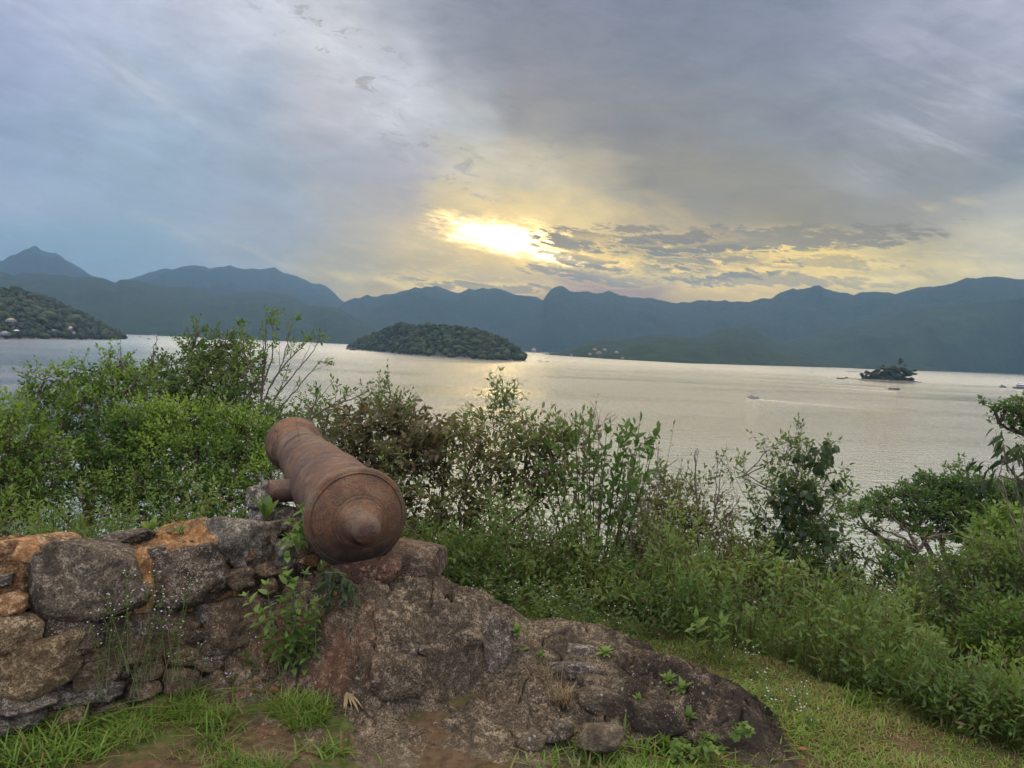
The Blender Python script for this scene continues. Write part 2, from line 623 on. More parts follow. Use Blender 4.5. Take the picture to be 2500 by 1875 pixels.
P1 = [(-400, 700), (-300, 668), (-150, 655), (-60, 645)] + zoom_pts(0, 580, 4.424, [(0, 255), (35, 255), (100, 205), (180, 180), (300, 130), (340, 100), (370, 95), (400, 105), (440, 140), (520, 155), (600, 165), (650, 195), (700, 235), (800, 290), (870, 325), (930, 370), (1010, 420), (1150, 480), (1400, 560)])
hill('blue_peak', P1, 9800, 6500, M_far, seed=1, rough=14, gscale=1800, back=1.12)
P2 = [(230, 720), (290, 690)] + zoom_pts(250, 620, 3.16, [(200, 195), (280, 170), (350, 148), (430, 125), (490, 112), (540, 117), (640, 95), (710, 88), (790, 100), (830, 115), (880, 102), (930, 100), (980, 92), (1040, 112), (1110, 125), (1150, 117), (1200, 123), (1290, 117), (1322, 102), (1350, 120), (1400, 155), (1500, 178), (1560, 205), (1620, 235), (1680, 230), (1730, 250), (1790, 300), (1830, 345), (1862, 370), (1900, 420), (1960, 500)])
hill('blue_mountain_range', P2, 9000, 6000, M_far, seed=2, rough=12, gscale=1500)
P3 = [(-400, 640), (-200, 650), (-60, 662)] + zoom_pts(0, 580, 4.424, [(0, 370), (70, 375), (120, 405), (200, 400), (270, 380), (350, 378), (470, 390), (540, 400), (650, 400), (820, 432), (900, 420), (1010, 425), (1130, 440), (1190, 465), (1250, 488), (1290, 460), (1340, 447), (1500, 475), (1600, 495), (1700, 515), (1850, 530), (2050, 540)]) + zoom_pts(250, 620, 3.16, [(680, 262), (760, 282), (900, 305), (1060, 288), (1250, 290), (1400, 305), (1500, 335), (1560, 372), (1640, 430), (1800, 520), (2000, 620)])
hill('forested_ridge', P3, lambda x: 5600, farshore, M_mid, seed=3, rough=7, gscale=700, gul=.10)
P4 = [(560, 800), (640, 776), (690, 756), (725, 748), (760, 746), (794, 746), (826, 753), (851, 765.6), (883, 784.6), (915, 800), (960, 822), (1010, 838)]
hill('forested_hill', P4, 4900, farshore, M_mid, seed=4, rough=6, gscale=500)
P5 = [(770, 800), (800, 770)] + zoom_pts(820, 660, 3.687, [(75, 287), (165, 250), (210, 253), (250, 232), (280, 222), (320, 238), (360, 243), (430, 215), (520, 212), (580, 188), (640, 180), (715, 150), (770, 163), (830, 148), (860, 148), (895, 138), (940, 152), (1000, 175), (1110, 207), (1200, 163), (1250, 178), (1320, 155), (1360, 165), (1415, 157), (1500, 172), (1580, 205), (1620, 220), (1700, 228), (1790, 235), (1865, 270), (2000, 330), (2200, 420)])
hill('central_mountain_range', P5, 7000, lambda x: 4900, M_far, seed=5, rough=10, gscale=1100)
P6 = [(1210, 800), (1260, 775), (1310, 746)] + zoom_pts(1300, 660, 3.687, [(98, 268), (130, 215), (170, 170), (210, 150), (250, 143), (290, 150), (330, 180), (375, 195), (500, 188), (570, 208), (640, 200), (690, 178), (740, 205), (790, 228), (830, 228), (880, 243), (1000, 250), (1080, 247), (1170, 272), (1260, 293), (1360, 287), (1420, 292), (1500, 270), (1560, 280), (1610, 277), (1670, 283), (1730, 273), (1780, 288), (1850, 280), (1950, 292), (2060, 258)]) + [(1900, 735), (1980, 760), (2060, 800)]
hill('domed_mountain_range', P6, 6200, lambda x: 4600, M_far, seed=6, rough=9, gscale=900)
P7 = [(1560, 820), (1700, 790), (1790, 750), (1840, 738), (1870, 731)] + zoom_pts(1800, 640, 3.16, [(265, 280), (330, 235), (430, 203), (460, 215), (550, 200), (600, 183), (635, 177), (670, 200), (720, 218), (810, 237), (850, 237), (900, 255), (960, 230), (1060, 226), (1130, 230), (1220, 243), (1280, 228), (1370, 202), (1430, 192), (1530, 188), (1650, 173), (1700, 147), (1770, 123), (1850, 128), (1920, 115), (1940, 108), (2030, 113), (2100, 125), (2170, 133), (2212, 133)]) + [(2600, 690), (2750, 672), (2900, 700)]
hill('peaked_mountain_range', P7, 6000, lambda x: 4700, M_far, seed=7, rough=9, gscale=900, gul=.16)
P8 = [(1850, 850), (1960, 822), (2110, 786), (2180, 767), (2275, 751), (2338, 746), (2400, 736), (2465, 732), (2500, 727), (2620, 712), (2780, 705), (2900, 740)]
hill('near_ridge', P8, lambda x: 4700, lambda x: farshore(x) + 700 * min(1, max(0, (2500 - x) / 500)), M_mid, seed=8, rough=6, gscale=500, gul=.14)
PL = [(820, 846), (900, 846), (1100, 855), (1280, 861), (1500, 868), (1700, 880), (1900, 888), (2150, 897), (2400, 906), (2700, 922)]
hill('coastal_lowland', PL, lambda x: 4500, farshore, M_mid, seed=15, rough=3, gscale=300, rows=16, gul=.3)
P9 = [(1380, 855), (1430, 838), (1474, 828), (1544, 824), (1598, 819), (1625, 817), (1660, 820), (1694, 826), (1740, 838), (1800, 852), (1900, 880)]
hill('low_green_hill', P9, 3400, farshore, M_mid, seed=9, rough=5, gscale=300)
P10 = [(1680, 850), (1720, 818), (1760, 803), (1802, 794), (1825, 796), (1850, 810), (1900, 835), (1960, 850), (2060, 880), (2150, 890)]
hill('foothill', P10, 4000, lambda x: farshore(x) + 50, M_mid, seed=10, rough=6, gscale=400)
P11 = [(1330, 866), (1390, 856), (1420, 845), (1440, 842), (1470, 848), (1520, 847), (1572, 842), (1625, 848), (1655, 858), (1680, 870), (1712, 886)]
hill('wooded_point', P11, lambda x: farshore(x) + 260, lambda x: farshore(x) - 40, M_mid, seed=11, rough=5, gscale=160, rows=18)
P12 = [(2085, 900), (2120, 890), (2170, 884), (2215, 884), (2270, 896), (2330, 907)]
hill('grassy_point', P12, lambda x: farshore(x) + 120, lambda x: farshore(x) - 30, M_mid, seed=12, rough=3, gscale=120, rows=14)

# ---- nearer wooded land: one heightfield each, and its trees
m, n, b, out = new_mat('shore rock and soil')
p_ = n.pos()
rim_ = n.mapr(n.add(n.sep(p_)[2], n.mul(n.noise(p_, .2, 4, .6), 3.0)), WATER + 2.6, WATER + 4.2, 1, 0)
n.set(b.inputs['Base Color'], n.mix(rim_, n.mix(n.mapr(n.noise(p_, .15, 5, .6), .4, .6), (.015, .018, .010, 1), (.05, .045, .035, 1)), n.mix(n.mapr(n.noise(p_, .6, 5, .6), .4, .6), (.05, .045, .04, 1), (.20, .175, .14, 1))))
b.inputs['Roughness'].default_value = .9
M_shore = m


def canopy_mat(name, dark, light, trans=0.0):
    m, n, b, out = new_mat(name)
    t = n.attr('tint')
    p = n.pos()
    v = n.mapr(n.noise(p, 0.6, 4, 0.6), .35, .65, .6, 1.35)
    c = n.mix(n.sep(t)[0], (*dark, 1), (*light, 1))
    n.set(b.inputs['Base Color'], n.vmath('SCALE', c, v))
    b.inputs['Roughness'].default_value = .75
    b.inputs['Specular IOR Level'].default_value = .2
    return m


M_canopy = canopy_mat('distant tree crowns', (.009, .018, .007), (.055, .068, .030))


def crowns(P, R, rg, leaf=0.9, nleaf=26, sub=2, flat=0.75):
    """lumpy tree crowns at P (n,3) with radius R"""
    bv, bf = ICO[sub]
    n = len(P)
    out = []
    off = rg.uniform(-50, 50, (n, 3))
    sc = np.column_stack([R * rg.uniform(.85, 1.2, n), R * rg.uniform(.85, 1.2, n), R * flat * rg.uniform(.8, 1.25, n)])
    lum = noise3(bv[None] * 1.5 + off[:, None]) * .45 + noise3(bv[None] * 3.6 + off[:, None]) * .30
    V = bv[None] * (1 + lum[..., None]) * sc[:, None] + P[:, None]
    Fc = (bf[None] + (np.arange(n) * len(bv))[:, None, None]).reshape(-1, 3)
    tn = rg.uniform(0, 1, n)
    T = np.repeat(tn[:, None] * .8 + rg.uniform(-.1, .1, (n, len(bv))), 1, 1)
    out.append((V.reshape(-1, 3), [Fc], np.repeat(T.reshape(-1, 1), 3, 1)))
    # leaf sprays breaking the outline
    d = norm(rg.normal(size=(n, nleaf, 3)))
    d[..., 2] = np.abs(d[..., 2]) * 1.0 - .15
    c = P[:, None] + d * sc[:, None] * rg.uniform(.9, 1.28, (n, nleaf, 1))
    a = norm(rg.normal(size=c.shape)) * leaf
    bb = norm(rg.normal(size=c.shape)) * leaf * .8
    Q = np.stack([c + a, c + bb, c - a * .8, c - bb], 2).reshape(-1, 3)
    Fq = np.arange(len(Q)).reshape(-1, 4)
    T2 = np.repeat((tn[:, None] * .8 + rg.uniform(-.1, .4, (n, nleaf))).reshape(-1), 4)
    out.append((Q, [Fq], np.repeat(T2[:, None], 3, 1)))
    return merge(out)


def sample_surface(V, n, rg, t0=0.02, t1=1.0):
    nr, nc = V.shape[:2]
    r = rg.uniform(t0, t1, n) * (nr - 1.001)
    c = rg.uniform(0, 1, n) * (nc - 1.001)
    i, j = r.astype(int), c.astype(int)
    fr, fc = (r - i)[:, None], (c - j)[:, None]
    return (V[i, j] * (1 - fr) * (1 - fc) + V[i + 1, j] * fr * (1 - fc) + V[i, j + 1] * (1 - fr) * fc + V[i + 1, j + 1] * fr * fc)


rg = np.random.default_rng(21)
hl_sh = shore([(-500, 806), (0, 827.5), (200, 829), (260, 829), (292, 828), (306, 826)])
HL = [(-500, 690), (-300, 698), (-100, 703), (0, 708), (60, 716), (110, 728), (160, 750), (200, 766), (240, 791), (270, 806), (290, 817), (303, 826)]
Vh = hill('headland', HL, lambda x: hl_sh(x) + 330 * min(1, max(.12, (306 - x) / 200)), lambda x: hl_sh(x) + 6, M_shore, seed=13, rough=2, gscale=140, rows=30, gul=.1, step=3)
Pts = sample_surface(Vh, 2600, rg)
mesh = crowns(Pts + [0, 0, 3.5], 3.2 * np.exp(rg.normal(.35, .38, len(Pts))), rg, leaf=1.2)
o = make_mesh('headland_forest', mesh[0], mesh[1], M_canopy, tint=mesh[2])
tag(o, 'dense green forest covering the headland at the far left shore', 'forest', kind='stuff')

isl_sh = shore([(853, 851.5), (900, 856), (1000, 866), (1100, 873), (1200, 879), (1277, 880.5)])
IS = [(853, 850), (862, 843), (880, 830), (905, 822), (940, 806), (980, 799), (1020, 797), (1065, 797), (1100, 802), (1140, 809), (1180, 816), (1215, 827), (1245, 843), (1262, 856), (1277, 874)]
Vi = hill('wooded_island', IS, lambda x: isl_sh(x) + 4 + 110 * max(0.02, 1 - ((x - 1065) / 213) ** 2) ** .5, lambda x: isl_sh(x) + 2, M_shore, seed=14, rough=1.5, gscale=120, rows=30, gul=.06, step=2, back=1.07)
Pts = np.concatenate([sample_surface(Vi, 1700, rg, .03), sample_surface(Vi, 120, rg, .9)])
mesh = crowns(Pts + [0, 0, 1] * (1.5 + 3.5 * rg.uniform(0, 1, (len(Pts), 1)) ** 2), 2.4 * np.exp(rg.normal(.3, .42, len(Pts))), rg, leaf=1.1)
o = make_mesh('island_forest', mesh[0], mesh[1], M_canopy, tint=mesh[2])
tag(o, 'dark green forest covering the wooded island in mid water', 'forest', kind='stuff')

# small islet with its trees, pier and rocky rim
ic = on_z(2172, 931, WATER)
idist = float(np.hypot(ic[0], ic[1]))
pm = idist / F
right = norm(np.array([RT[0], RT[1], 0]))
fwd2 = np.array([ic[0], ic[1], 0]) / idist
th = np.linspace(0, 2 * pi, 72, endpoint=False)
rr_ = np.array([1.25, 1.12, 1.0, .8, .55, .3, .02])
zz_ = np.array([-1.5, .5, 1.6, 2.2, 2.8, 3.2, 3.4])
V = []
for r_, z_ in zip(rr_, zz_):
    jit = 1 + .13 * noise3(vec3(np.cos(th) * 2, np.sin(th) * 2, r_ * 2))
    V.append(ic[:2] + (right[:2] * (np.cos(th) * r_ * 62 * pm * jit)[:, None]) + fwd2[:2] * (np.sin(th) * r_ * 11 * jit)[:, None] + 0)
    V[-1] = np.column_stack([V[-1], WATER + z_ + .5 * noise3(vec3(np.cos(th) * 5, np.sin(th) * 5, r_ * 9))])
V = np.array(V)
o = make_mesh('islet', V.reshape(-1, 3), [grid_faces(len(rr_), 72, wrap=True)], M_shore, smooth=True)
tag(o, kind='structure')
M_bark = None


def mat_plain(name, c1, c2, scale, rough=.8, bumpd=.002, bs=.5, spec=.3, metal=0., bscale=None):
    m, n, b, out = new_mat(name)
    p = n.coord('Object')
    f = n.mapr(n.noise(p, scale, 6, .65), .35, .65)
    n.set(b.inputs['Base Color'], n.mix(f, (*c1, 1), (*c2, 1)))
    b.inputs['Roughness'].default_value = rough
    b.inputs['Specular IOR Level'].default_value = spec
    b.inputs['Metallic'].default_value = metal
    n.set(b.inputs['Normal'], n.bump(n.noise(p, bscale or scale * 4, 5, .6), bs, bumpd))
    return m


M_bark = mat_plain('bark', (.045, .035, .025), (.13, .105, .08), 30, .85, .003)
M_palebark = mat_plain('pale bark', (.16, .13, .10), (.34, .30, .24), 40, .85, .002)
islet_trees = [(2118, 920, 15, 'low dark bushy tree at the left end of the small islet'), (2140, 916, 18, 'round tree second from the left on the small islet'),
               (2166, 912, 21, 'broad tree in the middle of the small islet'), (2196, 909, 22, 'tallest green tree on the small islet with a pointed top'),
               (2222, 916, 18, 'rightmost rounded tree on the small islet')]
idep = float(np.dot(ic - CP, fw))
for (tx, ty, tr, lab) in islet_trees:
    c = at(tx, ty, idep)
    root = empty('islet_tree', (c[0], c[1], WATER + 2.0), lab, 'tree', 'trees on the small islet')
    k = 26
    pts = c + rg.normal(size=(k, 3)) * tr * pm * np.array([.42, .35, .34])
    pts[:, 2] = np.maximum(pts[:, 2], WATER + 2.5)
    if 'pointed' in lab: pts = np.concatenate([pts, c + np.array([[0, 0, 20 * pm], [.5, 0, 25 * pm], [0, 0, 29 * pm]])])
    mesh = crowns(pts, rg.uniform(.13, .30, len(pts)) * tr * pm, rg, leaf=.5, nleaf=70, sub=1)
    part('crown', mesh[0], mesh[1], M_canopy, root, tint=mesh[2])
    tv, tf_ = path_tube([(c[0], c[1], WATER + 1), (c[0] + .3, c[1], c[2] - .5)], [.35, .2], 6)
    part('trunk', tv, tf_, M_bark, root)

k = 160
th_ = rg.uniform(0, 2 * pi, k)
rr2 = rg.uniform(.1, .92, k) ** .6
pts = np.column_stack([ic[:2] + right[:2] * (np.cos(th_) * rr2 * 56 * pm)[:, None] + fwd2[:2] * (np.sin(th_) * rr2 * 9)[:, None], WATER + 2.6 + rg.uniform(0, 2.5, k)])
mesh = crowns(pts, rg.uniform(1.2, 3.0, k), rg, leaf=.45, nleaf=40, sub=1)
o = make_mesh('islet_scrub', mesh[0], mesh[1], M_canopy, tint=mesh[2])
tag(o, 'low scrub filling the small islet between its trees', 'scrub', kind='stuff')
# ---- water
m, n, b, out = new_mat('bay water')
p = n.pos()
px_, py_, pz_ = n.sep(p)
dist = n.vmath('LENGTH', p)
# wave fields of several lengths, long crests lying across the view
def wav(sx, sy, sc, det, rough, dst=.3, rot=0.):
    q = n.comb(n.add(n.mul(px_, sx * cos(rot)), n.mul(py_, sx * sin(rot))), n.sub(n.mul(py_, sy * cos(rot)), n.mul(px_, sy * sin(rot))), 0.)
    return n.noise(q, sc, det, rough, dst)


h1 = wav(.10, .34, 1.0, 5, .62, .5, .12)
h2 = wav(.55, 1.5, 1.0, 4, .6, .5, -.25)
h3 = wav(2.6, 4.0, 1.0, 3, .6, .5, .3)
h4 = wav(.42, .5, 1.0, 4, .6, .5, .9)
slick = n.mapr(wav(.0035, .014, 1.0, 5, .55, .8, .08), .36, .62, .25, 1.0, smooth=True)
hh = n.add(n.add(n.mul(h1, .9), n.mul(h4, .85)), n.add(n.mul(h2, .34), n.mul(h3, .10)))
far_fade = n.mapr(dist, 80, 900, 1.0, .60)
bn = n.n.new('ShaderNodeBump')
n.set(bn.inputs['Strength'], n.mul(n.mul(slick, far_fade), 1.0))
bn.inputs['Distance'].default_value = 0.62
n.set(bn.inputs['Height'], hh)
n.set(b.inputs['Normal'], bn.outputs[0])
n.set(b.inputs['Base Color'], n.mix(n.mapr(dist, 80, 260), (.05, .15, .155, 1), (.03, .055, .06, 1)))
rgh = n.mapr(dist, 80, 1500, .055, .24)
n.set(b.inputs['Roughness'], rgh)
b.inputs['IOR'].default_value = 1.4
gl = n.n.new('ShaderNodeBsdfGlossy')
gl.inputs[0].default_value = (.93, .90, .83, 1)
n.set(gl.inputs['Roughness'], rgh)
n.set(gl.inputs['Normal'], bn.outputs[0])
mx = n.n.new('ShaderNodeMixShader')
n.set(mx.inputs[0], n.mapr(dist, 90, 420, .50, .88))
n.l.new(b.outputs[0], mx.inputs[1])
n.l.new(gl.outputs[0], mx.inputs[2])
n.l.new(mx.outputs[0], out.inputs[0])
b.inputs['Specular IOR Level'].default_value = .5
M_water = m
xs = np.concatenate([-np.geomspace(11400, 60, 24), [0], np.geomspace(60, 11400, 24)])
ys = np.concatenate([[-3000, -500, 0], np.geomspace(40, 11400, 40)])
XX, YY = np.meshgrid(xs, ys)
o = make_mesh('water', vec3(XX, YY, WATER).reshape(-1, 3), [grid_faces(len(ys), len(xs))], M_water)
tag(o, kind='structure')


def wake(p0, p1, w0, w1, name, h=.16, label=None):
    """low ridge of bow and stern waves trailing a boat"""
    a = on_z(*p0, WATER)[:2]
    c = on_z(*p1, WATER)[:2]
    nseg = 120
    t = np.linspace(0, 1, nseg)[:, None]
    cen = a + (c - a) * t
    d = norm((c - a)[None])[0]
    nrm = np.array([-d[1], d[0]])
    cen = cen + nrm * (np.sin(t * 9) * 1.2 * t)
    w = (w0 + (w1 - w0) * t)
    cr = np.linspace(-1, 1, 13)
    V = []
    for k in cr:
        z = WATER - .02 + h * (1 - k * k) * (1 - .6 * t[:, 0]) * (0.6 + .4 * np.cos(k * 6))
        q = cen + nrm * (w * k)
        V.append(np.column_stack([q, z + .03 * noise3(vec3(q[:, 0] * .7, q[:, 1] * .7, 0)) * (1 - k * k)]))
    V = np.array(V)
    o = make_mesh(name, V.reshape(-1, 3), [grid_faces(13, nseg)], M_water, smooth=True)
    return tag(o, kind='structure')


wake((1853, 975), (2230, 1008), .7, 3.2, 'boat_wake_water', .12)
wake((2160, 949), (1560, 905), .8, 5.0, 'far_wake_water', .2)
wake((2190, 957), (1700, 925), .8, 4.5, 'second_wake_water', .2)
# ================================================================== near ground
def ground_z(x, y):
    x = np.asarray(x, float)
    y = np.asarray(y, float)
    edge = np.where(x < .5, 4.45 + .08 * (x - .5), 4.45 - .80 * (x - .5) + .5 * np.maximum(0, x - 2.4)) 
    edge = np.clip(edge, 2.3, 4.45) + .06 * np.sin(x * 2.3)
    s = np.maximum(0, y - edge)
    slope = 0.262 * np.maximum(0, s - 0.5) + .13 * s ** 2 / (1 + s)
    z = -slope
    z = z + 0.05 * noise3(vec3(x * .8, y * .8, 0)) + .02 * noise3(vec3(x * 3, y * 3, 4.))
    z = z + np.clip(s / 8, 0, 1) * .5 * noise3(vec3(x * .15, y * .15, 9.))
    return np.maximum(z, WATER - 4)


def ground_pt(px, py):
    """where the ground is seen at a pixel"""
    d = ray(px, py)
    t = np.linspace(2.0, 110, 4000)
    P = CP + t[:, None] * d
    g = ground_z(P[:, 0], P[:, 1])
    k = int(np.argmax(P[:, 2] < g))
    return P[k]


def ground_at(px, dist):
    """ground point in the pixel column px (at horizon height) at a given horizontal distance"""
    d = ray(px, 846 + (px - 1250) * .0455)
    u = d[:2] / np.hypot(*d[:2])
    p = u * dist
    return np.array([p[0], p[1], float(ground_z(p[0], p[1]))])


gx_ = np.concatenate([-np.geomspace(120, 3.2, 60), np.linspace(-3.1, 4.2, 240), np.geomspace(4.3, 120, 60)])
gy_ = np.concatenate([np.linspace(-4, 1.9, 12), np.linspace(2.0, 7, 190), np.geomspace(7.1, 110, 110)])
GX, GY = np.meshgrid(gx_, gy_)
m, n, b, out = new_mat('earth and turf')
p = n.pos()
a = n.noise(p, 2.2, 6, .6)
c = n.noise(p, 22., 6, .65)
soil = n.mix(n.mapr(c, .35, .65), (.060, .038, .022, 1), (.125, .085, .050, 1))
turf = n.mix(n.mapr(c, .35, .65), (.040, .060, .016, 1), (.095, .105, .035, 1))
n.set(b.inputs['Base Color'], n.mix(n.mapr(n.add(a, n.mul(c, .25)), .52, .68), turf, soil))
b.inputs['Roughness'].default_value = .95
b.inputs['Specular IOR Level'].default_value = .1
n.set(b.inputs['Normal'], n.bump(n.noise(p, 60., 6, .7), .9, .012))
o = make_mesh('ground', vec3(GX, GY, ground_z(GX, GY)).reshape(-1, 3), [grid_faces(len(gy_), len(gx_))], m, smooth=True)
tag(o, kind='structure')

# ================================================================== stone
def stone_mat(name, base, dark, light, speck=.35, lichen=.3, ochre=0., moss=0., sc=1.0, stain=.5):
    """weathered rock: body colour, black crust, pale crystals, lichen discs, ochre soil"""
    m, n, b, out = new_mat(name)
    p = n.vmath('SCALE', n.pos(), sc)
    a = n.noise(p, 5., 7, .65)
    f = n.noise(p, 34., 6, .7)
    g = n.noise(p, 120., 4, .7)
    col = n.mix(n.mapr(a, .38, .62), (*dark, 1), (*base, 1))
    col = n.mix(n.mapr(f, .51, .58, 0, .85), col, tuple(1.2 * x for x in light) + (1,))
    col = n.mix(n.mapr(g, .49, .55, 0, .75), col, tuple(x * .2 for x in base) + (1,))
    # black crust
    cr = n.noise(n.vmath('ADD', p, (3.1, 7.7, 1.3)), 8., 7, .7)
    col = n.mix(n.mapr(cr, .51, .57, 0, stain), col, (.018, .014, .011, 1))
    # crystals / lichen flecks
    vd = n.voro(n.vmath('ADD', p, n.vmath('SCALE', n.noise(p, 40., 2, .5, col=True), .02)), 95.)
    patch = n.mapr(n.noise(n.vmath('ADD', p, (9, 2, 5)), 7., 4, .6), .47, .62)
    spk = n.mul(n.mapr(vd, .16, .34, 1, 0), n.mul(patch, speck * 2.2))
    col = n.mix(n.math('MINIMUM', spk, .75), col, (.36, .30, .23, 1))
    lp = n.noise(n.vmath('ADD', p, (1, 12, 3)), 6.5, 5, .7)
    col = n.mix(n.mapr(lp, .64, .68, 0, lichen), col, (.27, .31, .27, 1))
    if ochre:
        op = n.noise(n.vmath('ADD', p, (14, 1, 8)), 4.5, 6, .7)
        col = n.mix(n.mapr(op, .42, .60, 0, ochre), col, n.mix(n.mapr(f, .35, .65), (.22, .095, .030, 1), (.46, .25, .105, 1)))
    if moss:
        mp = n.noise(n.vmath('ADD', p, (4, 11, 18)), 9., 6, .7)
        col = n.mix(n.mapr(mp, .48, .62, 0, moss), col, (.05, .065, .018, 1))
    n.set(b.inputs['Base Color'], col)
    b.inputs['Roughness'].default_value = .88
    b.inputs['Specular IOR Level'].default_value = .25
    h = n.add(n.mul(f, .6), n.add(n.mul(g, .25), n.mul(n.mapr(vd, 0, .4, 1, 0), .2)))
    nb = n.bump(h, 1.0, .020)
    n.set(b.inputs['Normal'], n.bump(cr, .5, .02, nb))
    return m


S_grey = stone_mat('grey gneiss', (.155, .128, .100), (.070, .056, .044), (.27, .24, .20), .25, .35)
S_dark = stone_mat('dark grey stone', (.145, .115, .082), (.066, .052, .038), (.23, .19, .14), .12, .3, stain=.7)
S_speck = stone_mat('lichen speckled black stone', (.125, .092, .062), (.050, .037, .027), (.22, .18, .14), .9, .35, stain=.8)
S_tan = stone_mat('tan smooth stone', (.20, .150, .090), (.120, .088, .052), (.30, .24, .155), .12, .1, .12, stain=.3)
S_khaki = stone_mat('khaki stone', (.165, .125, .066), (.095, .070, .038), (.26, .21, .13), .15, .15, .10, stain=.25)
S_ochre = stone_mat('ochre stained stone', (.30, .17, .080), (.15, .085, .042), (.40, .32, .22), .3, .2, .85, stain=.6)
S_brown = stone_mat('brown rubble stone', (.165, .118, .074), (.080, .056, .037), (.20, .16, .12), .3, .15, .1, .15, stain=.5)
S_slate = stone_mat('grey smooth stone', (.195, .172, .135), (.115, .100, .078), (.28, .25, .20), .15, .5, stain=.45)
S_mort = stone_mat('ochre lime and clay mortar', (.27, .155, .070), (.13, .068, .032), (.40, .24, .12), .25, .05, .7, .1, stain=.6)
S_mort2 = stone_mat('dark clay mortar', (.060, .040, .026), (.026, .018, .013), (.12, .085, .055), .3, .05, .1, .3, stain=.8)


def stone(size, seed, ang=8, rough=.05, sub=5, planes=14, soft=.12):
    """a worn broken block: rounded cut by random planes, then eroded"""
    rg = np.random.default_rng(seed)
    v, f = ICO[sub]
    N_ = norm(rg.normal(size=(planes, 3)))
    box = np.array([[1, 0, 0], [-1, 0, 0], [0, 1, 0], [0, -1, 0], [0, 0, 1], [0, 0, -1]]) + rg.normal(size=(6, 3)) * .16
    N_ = np.concatenate([N_, norm(box)])
    D_ = np.concatenate([rg.uniform(.93, 1.18, planes), rg.uniform(.82, .95, 6)])
    dots = v @ N_.T
    r = np.where(dots > .05, D_[None] / np.maximum(dots, .05), 9)
    k = 1 / soft
    r = -np.log(np.exp(-k * r).sum(1)) / k
    r = np.minimum(r, 1.3)
    V = v * r[:, None]
    off = rg.uniform(-60, 60, 3)
    V = V * (1 + rough * .9 * fbm(V * 2.0 + off, 6, gain=.6)[:, None] + rough * .35 * fbm(V * 7 + off, 4, ridge=True)[:, None])
    return V * np.asarray(size), f


def rot_z(a):
    return np.array([[cos(a), -sin(a), 0], [sin(a), cos(a), 0], [0, 0, 1]])


def rot_axis(ax, a):
    return np.array(Matrix.Rotation(a, 3, Vector(ax)))


# ================================================================== rubble wall
# the wall's face runs from beside the camera on the left to the cannon's breech
WA = on_z(-150, 1830, 0)[:2]
WB = np.array([-0.95, 3.80])
wd = norm((WB - WA)[None])[0]
wn = np.array([wd[1], -wd[0]])          # towards the camera
LEAN = .22
W3 = np.array([wd[0], wd[1], 0.])
N3 = norm(np.array([[wn[0], wn[1], LEAN]]))[0]
U3 = np.cross(N3, W3)
if U3[2] < 0: U3 = -U3


def on_wall(px, py, out=0.0):
    d = ray(px, py)
    o_ = np.array([WA[0], WA[1], 0.]) + N3 * out
    t = np.dot(o_ - CP, N3) / np.dot(d, N3)
    return CP + d * t, t


wall = empty('rubble_wall', (-1.6, 3.4, 0), 'low ruined rubble stone wall with ochre mortar left of the cannon', 'wall')
zs = 2.4575
